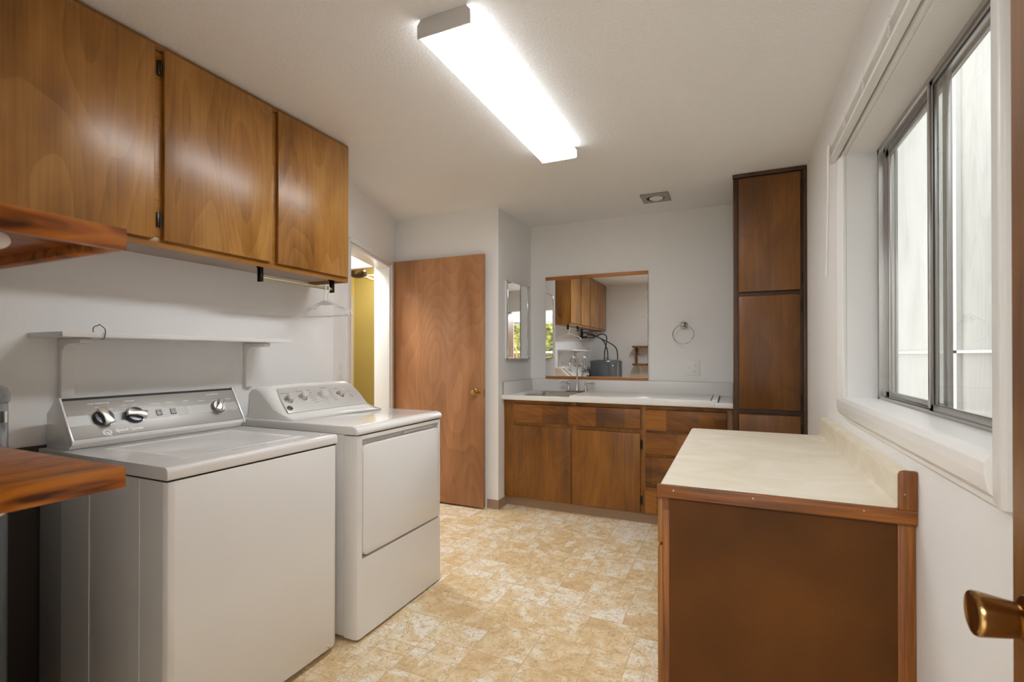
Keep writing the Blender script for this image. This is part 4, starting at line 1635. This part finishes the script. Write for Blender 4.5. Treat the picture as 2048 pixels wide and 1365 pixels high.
# frameless wall mirror held by two wood strips
t = thing('wall_mirror', 'frameless wall mirror held by wooden strips above the sink', 'mirror', (-1.118, 4.26, 1.026))
MB().box(-1.579, -.658, YB - .010, YB - .001, 1.03, 1.955).build('glass', M['mirror'], t)
MB().box(-1.579, -.658, YB - .020, YB - .0105, 1.929, 1.958, .001).build('top_strip', M['w_mirrortrim'], t)
MB().box(-1.579, -.658, YB - .020, YB - .0105, 1.0265, 1.051, .001).build('bottom_strip', M['w_mirrortrim'], t)
for x in (-1.24, -.80):
    for z in (1.943, 1.038):
        MB().lathe([(.003, 0), (.002, .001)], (x, YB - .020, z), (0, -1, 0), 10).build('screw', M['dark'], t)
mb = MB()
rnd = random.Random(3)
for i in range(26):
    z = 1.06 + i * .033
    mb.box(-.6605, -.6588 + .0002, YB - .0112, YB - .0101, z, z + .012 + .02 * rnd.random())
plabel(mb.build('worn_edge', M['dark'], t), 'flaked dark silvering on the right edge')

# medicine cabinet on the jog wall
t = thing('medicine_cabinet', 'narrow mirrored medicine cabinet on the side wall beside the sink', 'medicine cabinet', (XJ + .01, 3.92, 1.21))
MB().box(XJ + .001, XJ + .016, 3.686, 4.162, 1.212, 1.862, .002).build('box', M['trim'], t)
mdm = Matrix.Translation((XJ + .017, 3.92, 1.537))
mb = MB()
mb.box(0, .004, -.228, .236, -.320, .320, mat=mdm)
mb.build('mirror_door', M['mirror'], t)
mb = MB()
for a, c in ((-.236, -.222), (.205, .240)):
    mb.box(-.001, .0075, a, c, -.326, .326, .0015, mat=mdm)
for a, c in ((-.328, -.318), (.318, .328)):
    mb.box(-.001, .0075, -.236, .240, a, c, .0015, mat=mdm)
mb.build('edge_frame', M['chrome'], t)

# towel ring
t = thing('towel_ring', 'chrome towel ring on a round mount on the back wall', 'towel ring', (-.373, YB, 1.41))
mb = MB()
mb.lathe([(.031, .001), (.032, .005), (.028, .009), (.024, .009), (.022, .013), (.015, .016), (.011, .022), (.011, .05), (.014, .054), (.015, .062), (.010, .068), (0, .069)], (-.374, YB, 1.4895), (0, -1, 0))
mb.build('mount', M['chrome'], t)
MB().tube([(-.372 + .080 * sin(2 * pi * i / 48), YB - .058 + .006 * cos(2 * pi * i / 48), 1.4105 + .0795 * cos(2 * pi * i / 48)) for i in range(48)], .0032, 8, closed=True).build('ring', M['chrome'], t)

# switch and outlet plate
t = thing('outlet_plate', 'white double plate with a switch and an outlet on the back wall', 'outlet', (-.31, YB, 1.134))
MB().box(-.371, -.249, YB - .006, YB - .0005, 1.074, 1.195, .0015).build('plate', M['wplastic'], t)
MB().box(-.338, -.328, YB - .014, YB - .006, 1.126, 1.152, .001).build('toggle', M['wplastic'], t)
for z in (1.155, 1.112):
    k = MB()
    k.lathe([(.0165, 0), (.0165, .0015), (.0155, .002), (0, .002)], (-.285, YB - .006, z), (0, -1, 0))
    k = k.build('receptacle', M['wplastic'], t)
    mb = MB()
    mb.box(-.292, -.2905, YB - .0085, YB - .0079, z + .001, z + .009)
    mb.box(-.2795, -.278, YB - .0085, YB - .0079, z + .001, z + .009)
    mb.lathe([(.0024, 0), (.0024, .0005)], (-.285, YB - .008, z - .007), (0, -1, 0), 10)
    mb.build('slots', M['dark'], k)

# ------------------------------------------------------------------ tall cabinet in the corner
TY = 3.5736
t = thing('tall_cabinet', 'tall narrow dark brown cabinet in the corner right of the vanity', 'cabinet', (.21, 3.9, 0))
mb = MB()
mb.box(.0, .4225, TY + .0195, YB - .003, .08, CZ - .004)
mb.build('carcass', M['w_tallframe'], t)
mb = MB()
mb.box(.0, .038, TY + .0005, TY + .0195, .08, 2.405, .0008)
mb.box(.388, .404, TY + .0005, TY + .0195, .08, 2.405, .0008)
for a, c in ((2.40, 2.415), (1.622, 1.662), (.85, .892), (.08, .102)):
    mb.box(.038, .388, TY + .0015, TY + .0195, a, c, .0008)
mb.build('face_frame', M['w_tallframe'], t)
mb = MB()
mb.box(.403, .4225, TY - .012, TY + .012, .0, 2.42, .002)
mb.box(-.003, .4225, TY - .012, TY + .012, 2.414, CZ - .004, .002)
plabel(mb.build('edge_trim', M['w_tallframe'], t), 'dark reddish trim strip along top and right edge')
for z0_, z1_ in ((1.655, 2.404), (.886, 1.629), (.104, .854)):
    pts = [(TY, z0_), (TY - .018, z0_ + .002), (TY - .018, z1_ - .004), (TY - .012, z1_), (TY, z1_)]
    mb = MB()
    mb.prism_x(pts, .034, .386, bev=.0015)
    dd = mb.build('door', M['w_tall'], t)
    for z in (z0_ + .08, z1_ - .08):
        hb = MB()
        hb.cyl((.391, TY - .01, z - .028), (.391, TY - .01, z + .028), .0038, seg=10)
        hb.box(.392, .401, TY - .004, TY + .0005, z - .04, z + .04, .001)
        hb.build('hinge', M['hinge'], dd)
MB().box(.0, .4225, TY + .05, TY + .07, 0, .082).build('toe_kick', M['vinyl'], t)

# ------------------------------------------------------------------ foreground base cabinet and its counter
GY0, GY1 = 1.5633, 2.83
t = thing('base_cabinet', 'dark brown base cabinet with bare hardboard side under the window', 'cabinet', (.11, 2.2, 0))
XG = -.199
mb = MB()
mb.box(XG + .02, .42, GY0 + .006, GY1 - .01, .08, .806)
mb.build('carcass', M['w_frame'], t)
MB().box(XG + .019, .386, GY0 + .0012, GY0 + .006, .005, .806).build('side_panel', M['hardboard'], t)
mb = MB()
mb.box(XG, XG + .0195, GY0, GY1 - .01, .08, .11)
mb.box(XG, XG + .0195, GY0, GY1 - .01, .765, .806)
for y in (GY0 + .0, GY0 + .60, GY1 - .05):
    mb.box(XG, XG + .0195, y, y + .04, .005, .806, .0008)
plabel(mb.build('face_frame', M['w_trimboard_v'], t), 'oak-coloured front edge frame')
MB().box(.385, .4225, GY0 - .002, GY0 + .016, .0, .807, .0015).build('corner_stile', M['w_trimboard_v'], t)
for y0_, y1_ in ((GY0 + .012, GY0 + .61), (GY0 + .63, GY1 - .03)):
    for z0_, z1_, nm in ((.660, .804, 'drawer_front'), (.10, .651, 'door')):
        pts = [(XG, z0_), (XG - .016, z0_), (XG - .016, z1_ - .008), (XG - .01, z1_), (XG, z1_)]
        mb = MB()
        mb.prism_y(pts, y0_, y1_, bev=.001)
        mb.build(nm, M['w_vanity'], t)
MB().box(XG + .05, XG + .07, GY0 + .01, GY1 - .02, 0, .082).build('toe_kick', M['vinyl'], t)

ZK = .844
t = thing('side_countertop', 'cream laminate counter with wood edge and backsplash under the window', 'countertop', (.1, 2.2, .807))
r_ = .018
arcp = [(-.212 + r_ - r_ * sin(a), ZK - r_ + r_ * cos(a)) for a in [radians(9 * i) for i in range(11)]]
# one profile: rolled front, flat top, coved backsplash
pf = [(-.212, .808)] + list(reversed(arcp)) + [(.375, ZK)] + [(.375 + .013 * sin(a), ZK + .013 - .013 * cos(a)) for a in [radians(15 * i) for i in range(1, 7)]] + \
     [(.388, .920)] + [(.400 - .012 * cos(a), .920 + .014 * sin(a)) for a in [radians(15 * i) for i in range(1, 7)]] + [(.4225, .934), (.4225, .808)]
mb = MB()
mb.prism_y(pf, GY0, GY1)
mb.build('laminate_top', M['laminate'], t)
mb = MB()
mb.box(-.214, .4225, GY0 - .018, GY0, .808, ZK + .001, .002)
et = mb.build('edge_trim', M['w_trimboard'], t)
mb = MB()
mb.prism_y([(.385, ZK + .0015), (.4225, ZK + .0015), (.4225, .944), (.398, .944), (.389, .941), (.385, .932)], GY0 - .018, GY0 - .0005, bev=.0012)
plabel(mb.build('end_block', M['w_trimboard_v'], t), 'upright wooden block capping the backsplash end')
mb = MB()
for x, z in ((-.165, .832), (.05, .834), (.31, .833), (.396, .885)):
    mb.lathe([(.0022, 0), (.0018, .0008), (0, .001)], (x, GY0 - .018, z), (0, -1, 0), 10)
mb.build('nail_heads', M['alu'], et)

# ------------------------------------------------------------------ pine shelf unit by the entrance
t = thing('pine_shelf', 'orange pine two-tier wall shelf at the left edge, closest to the viewer', 'shelf', (-1.1, .24, 1.077))
PX0, PX1, PY0, PY1 = -1.52, -.68, YN + .002, .354
MB().box(PX0, PX1, PY0, PY1, 1.077, 1.103, .0015).build('board', M['w_shelf'], t)
mb = MB()
mb.box(PX0, PX1 - .012, PY0, PY1 - .016, 1.381, 1.394)
mb.box(PX1 - .012, PX1, PY0, PY1, 1.368, 1.395, .001)
mb.box(PX0, PX1 - .012, PY1 - .016, PY1, 1.368, 1.395, .001)
mb.build('board', M['w_shelf'], t)
MB().box(PX0 + .03, PX0 + .055, PY0, PY0 + .08, 1.103, 1.381, .001).build('upright', M['w_shelf'], t)
for x in (-.775, -1.42):
    bracket(t, x, PY0, 1.381, 0, 1, .155, .14)
    bracket(t, x, PY0, 1.0765, 0, 1, .155, .14)

# ------------------------------------------------------------------ water heater tank in the corner and its pipes
TX, TYc, TR = -1.935, .42, .265
t = thing('water_heater', 'low grey metal water heater tank in the corner beside the washer', 'water heater', (TX, TYc, 0))
MB().lathe([(TR, .02), (TR, 1.11), (TR + .004, 1.112), (TR + .004, 1.13), (TR - .003, 1.15), (TR - .03, 1.165), (0, 1.17)], (TX, TYc, 0), (0, 0, 1), 64).build('tank', M['tank'], t)
MB().lathe([(TR - .03, 0), (TR - .03, .02)], (TX, TYc, 0), (0, 0, 1), 40).build('base', M['rubber'], t)
a = radians(72)
MB().box(TX + .12, TX + .17, TYc + TR * .82, TYc + TR * .80, 1.06, 1.09).build('label', M['wplastic'], t)
for dx in (-.02, .035):
    MB().lathe([(.013, 0), (.013, .02), (.017, .024), (.017, .04), (.011, .044), (.011, .06)], (TX + dx, TYc + .02, 1.167), (0, 0, 1), 16).build('fitting', M['brass_dark'], t)
MB().lathe([(.012, 0), (.012, .03)], (TX + .2, TYc + .02, 1.155), (0, 0, 1), 16).build('fitting', M['brass_dark'], t)

t = thing('wall_valve', 'black pipe and valve dropping from under the wall cabinet', 'valve', (XL + .03, .72, 1.55))
VY = .74
mb = MB()
mb.cyl((XL + .045, VY, 1.673), (XL + .045, VY, 1.53), .016, seg=16)
mb.cyl((XL + .045, VY, 1.56), (XL + .045, VY, 1.60), .022, seg=16)
mb.cyl((XL + .001, VY, 1.535), (XL + .14, VY - .02, 1.535), .016, seg=16)
mb.build('pipe', M['rubber'], t)
mb = MB()
mb.lathe([(.028, 0), (.03, .006), (.028, .012), (.01, .016)], (XL + .045, VY + .016, 1.535), (0, 1, 0), 16)
mb.build('valve_wheel', M['rubber'], t)
p0 = Vector((XL + .14, VY - .03, 1.535))
hose_specs = [('black hose arching high from the valve down to the tank top', [p0 + Vector((0, 0, -.012)), p0 + Vector((.1, -.05, .0)), p0 + Vector((.2, -.08, .06)), p0 + Vector((.29, -.12, .03)), p0 + Vector((.25, -.2, -.14)), (TX - .02, TYc + .02, 1.30), (TX - .02, TYc + .02, 1.229)]),
              ('black hose looping from the valve to the middle tank fitting', [p0 + Vector((-.03, -.02, .045)), p0 + Vector((.1, -.13, .03)), p0 + Vector((.22, -.16, -.05)), p0 + Vector((.24, -.27, -.16)), (TX + .035, TYc + .02, 1.30), (TX + .035, TYc + .02, 1.229)]),
              ('long black hose swinging from the valve to the outer edge of the tank', [(XL + .06, VY + .02, 1.61), p0 + Vector((.04, .02, .07)), p0 + Vector((.2, -.02, -.02)), p0 + Vector((.38, -.14, -.12)), (TX + .195, TYc + .04, 1.34), (TX + .2, TYc + .02, 1.187)])]
for lab, pts in hose_specs:
    tag(MB().tube(pts, .0095, 10, smooth=3).build('water_hose', M['rubber']), lab, 'hose', 'hoses to the water heater')

# ------------------------------------------------------------------ fluorescent ceiling fixture
LX0, LX1, LY0, LY1 = -1.03, -.816, 1.455, 2.715
t = thing('ceiling_light', 'long fluorescent ceiling light with ribbed wrap lens', 'ceiling light', ((LX0 + LX1) / 2, (LY0 + LY1) / 2, 2.376))
MB().box(LX0 + .03, LX1 - .03, LY0 + .008, LY1 - .008, 2.40, CZ - .001).build('housing', M['fixture_metal'], t)
cx = (LX0 + LX1) / 2
pf = [(LX0 + .016, CZ - .006), (LX0 + .004, 2.418), (LX0, 2.382), (LX0 + .006, 2.377), (LX1 - .006, 2.377), (LX1, 2.382), (LX1 - .004, 2.418), (LX1 - .016, CZ - .006)]
mb = MB()
b = bmesh.new()
va = [b.verts.new((x, LY0 + .006, z)) for x, z in pf]
vb = [b.verts.new((x, LY1 - .006, z)) for x, z in pf]
for i in range(len(pf) - 1):
    f = b.faces.new((va[i], vb[i], vb[i + 1], va[i + 1]))
    f.material_index = 0 if i == 3 else 1
bmesh.ops.recalc_face_normals(b, faces=b.faces)
mb._merge(b)
lens = mb.build('lens', M['lens'], t)
lens.data.materials.append(M['lens_side'])
for y in (LY0, LY1 - .006):
    MB().prism_y([(LX0 + .014, CZ - .001), (LX0 - .001, CZ - .02), (LX0 - .001, 2.374), (LX1 + .001, 2.374), (LX1 + .001, CZ - .02), (LX1 - .014, CZ - .001)], y, y + .006, bev=.001).build('end_cap', M['fixture_metal'], t)

# recessed spot near the vanity
t = thing('recessed_spot', 'small square brushed metal ceiling spotlight above the vanity, unlit', 'spotlight', (-.535, 3.825, 2.43))
sx0, sx1, sy0, sy1 = -.637, -.434, 3.725, 3.925
mb = MB()
b = bmesh.new()
n_ = 40
outer, inner = [], []
cxs, cys = (sx0 + sx1) / 2, (sy0 + sy1) / 2
for i in range(n_):
    a = 2 * pi * i / n_
    ca, sa = cos(a), sin(a)
    k = .1 / max(abs(ca), abs(sa))
    outer.append((cxs + ca * k, cys + sa * k))
    inner.append((cxs + ca * .066, cys + sa * .066))
z = CZ - .012
vo = [b.verts.new((x, y, z)) for x, y in outer]
vi = [b.verts.new((x, y, z)) for x, y in inner]
vt = [b.verts.new((x, y, CZ - .0005)) for x, y in outer]
vu = [b.verts.new((x, y, CZ - .001)) for x, y in inner]
for i in range(n_):
    j = (i + 1) % n_
    b.faces.new((vo[i], vo[j], vi[j], vi[i]))
    b.faces.new((vo[i], vt[i], vt[j], vo[j]))
    b.faces.new((vi[i], vi[j], vu[j], vu[i]))
bmesh.ops.recalc_face_normals(b, faces=b.faces)
mb._merge(b)
mb.build('trim_plate', M['spotring'], t)
MB().lathe([(.066, -.0015), (.064, -.0015)], (cxs, cys, CZ), (0, 0, 1), 40).lathe([(0, -.002), (.065, -.002), (.065, -.0012), (0, -.0012)], (cxs, cys, CZ), (0, 0, 1), 40).build('can', M['dark'], t)
MB().lathe([(.048, -.010), (.052, -.014), (.05, -.018), (.035, -.026), (0, -.029)], (cxs + .004, cys + .012, CZ + .008), (0, 0, 1), 30).build('bulb', M['bulb'], t)
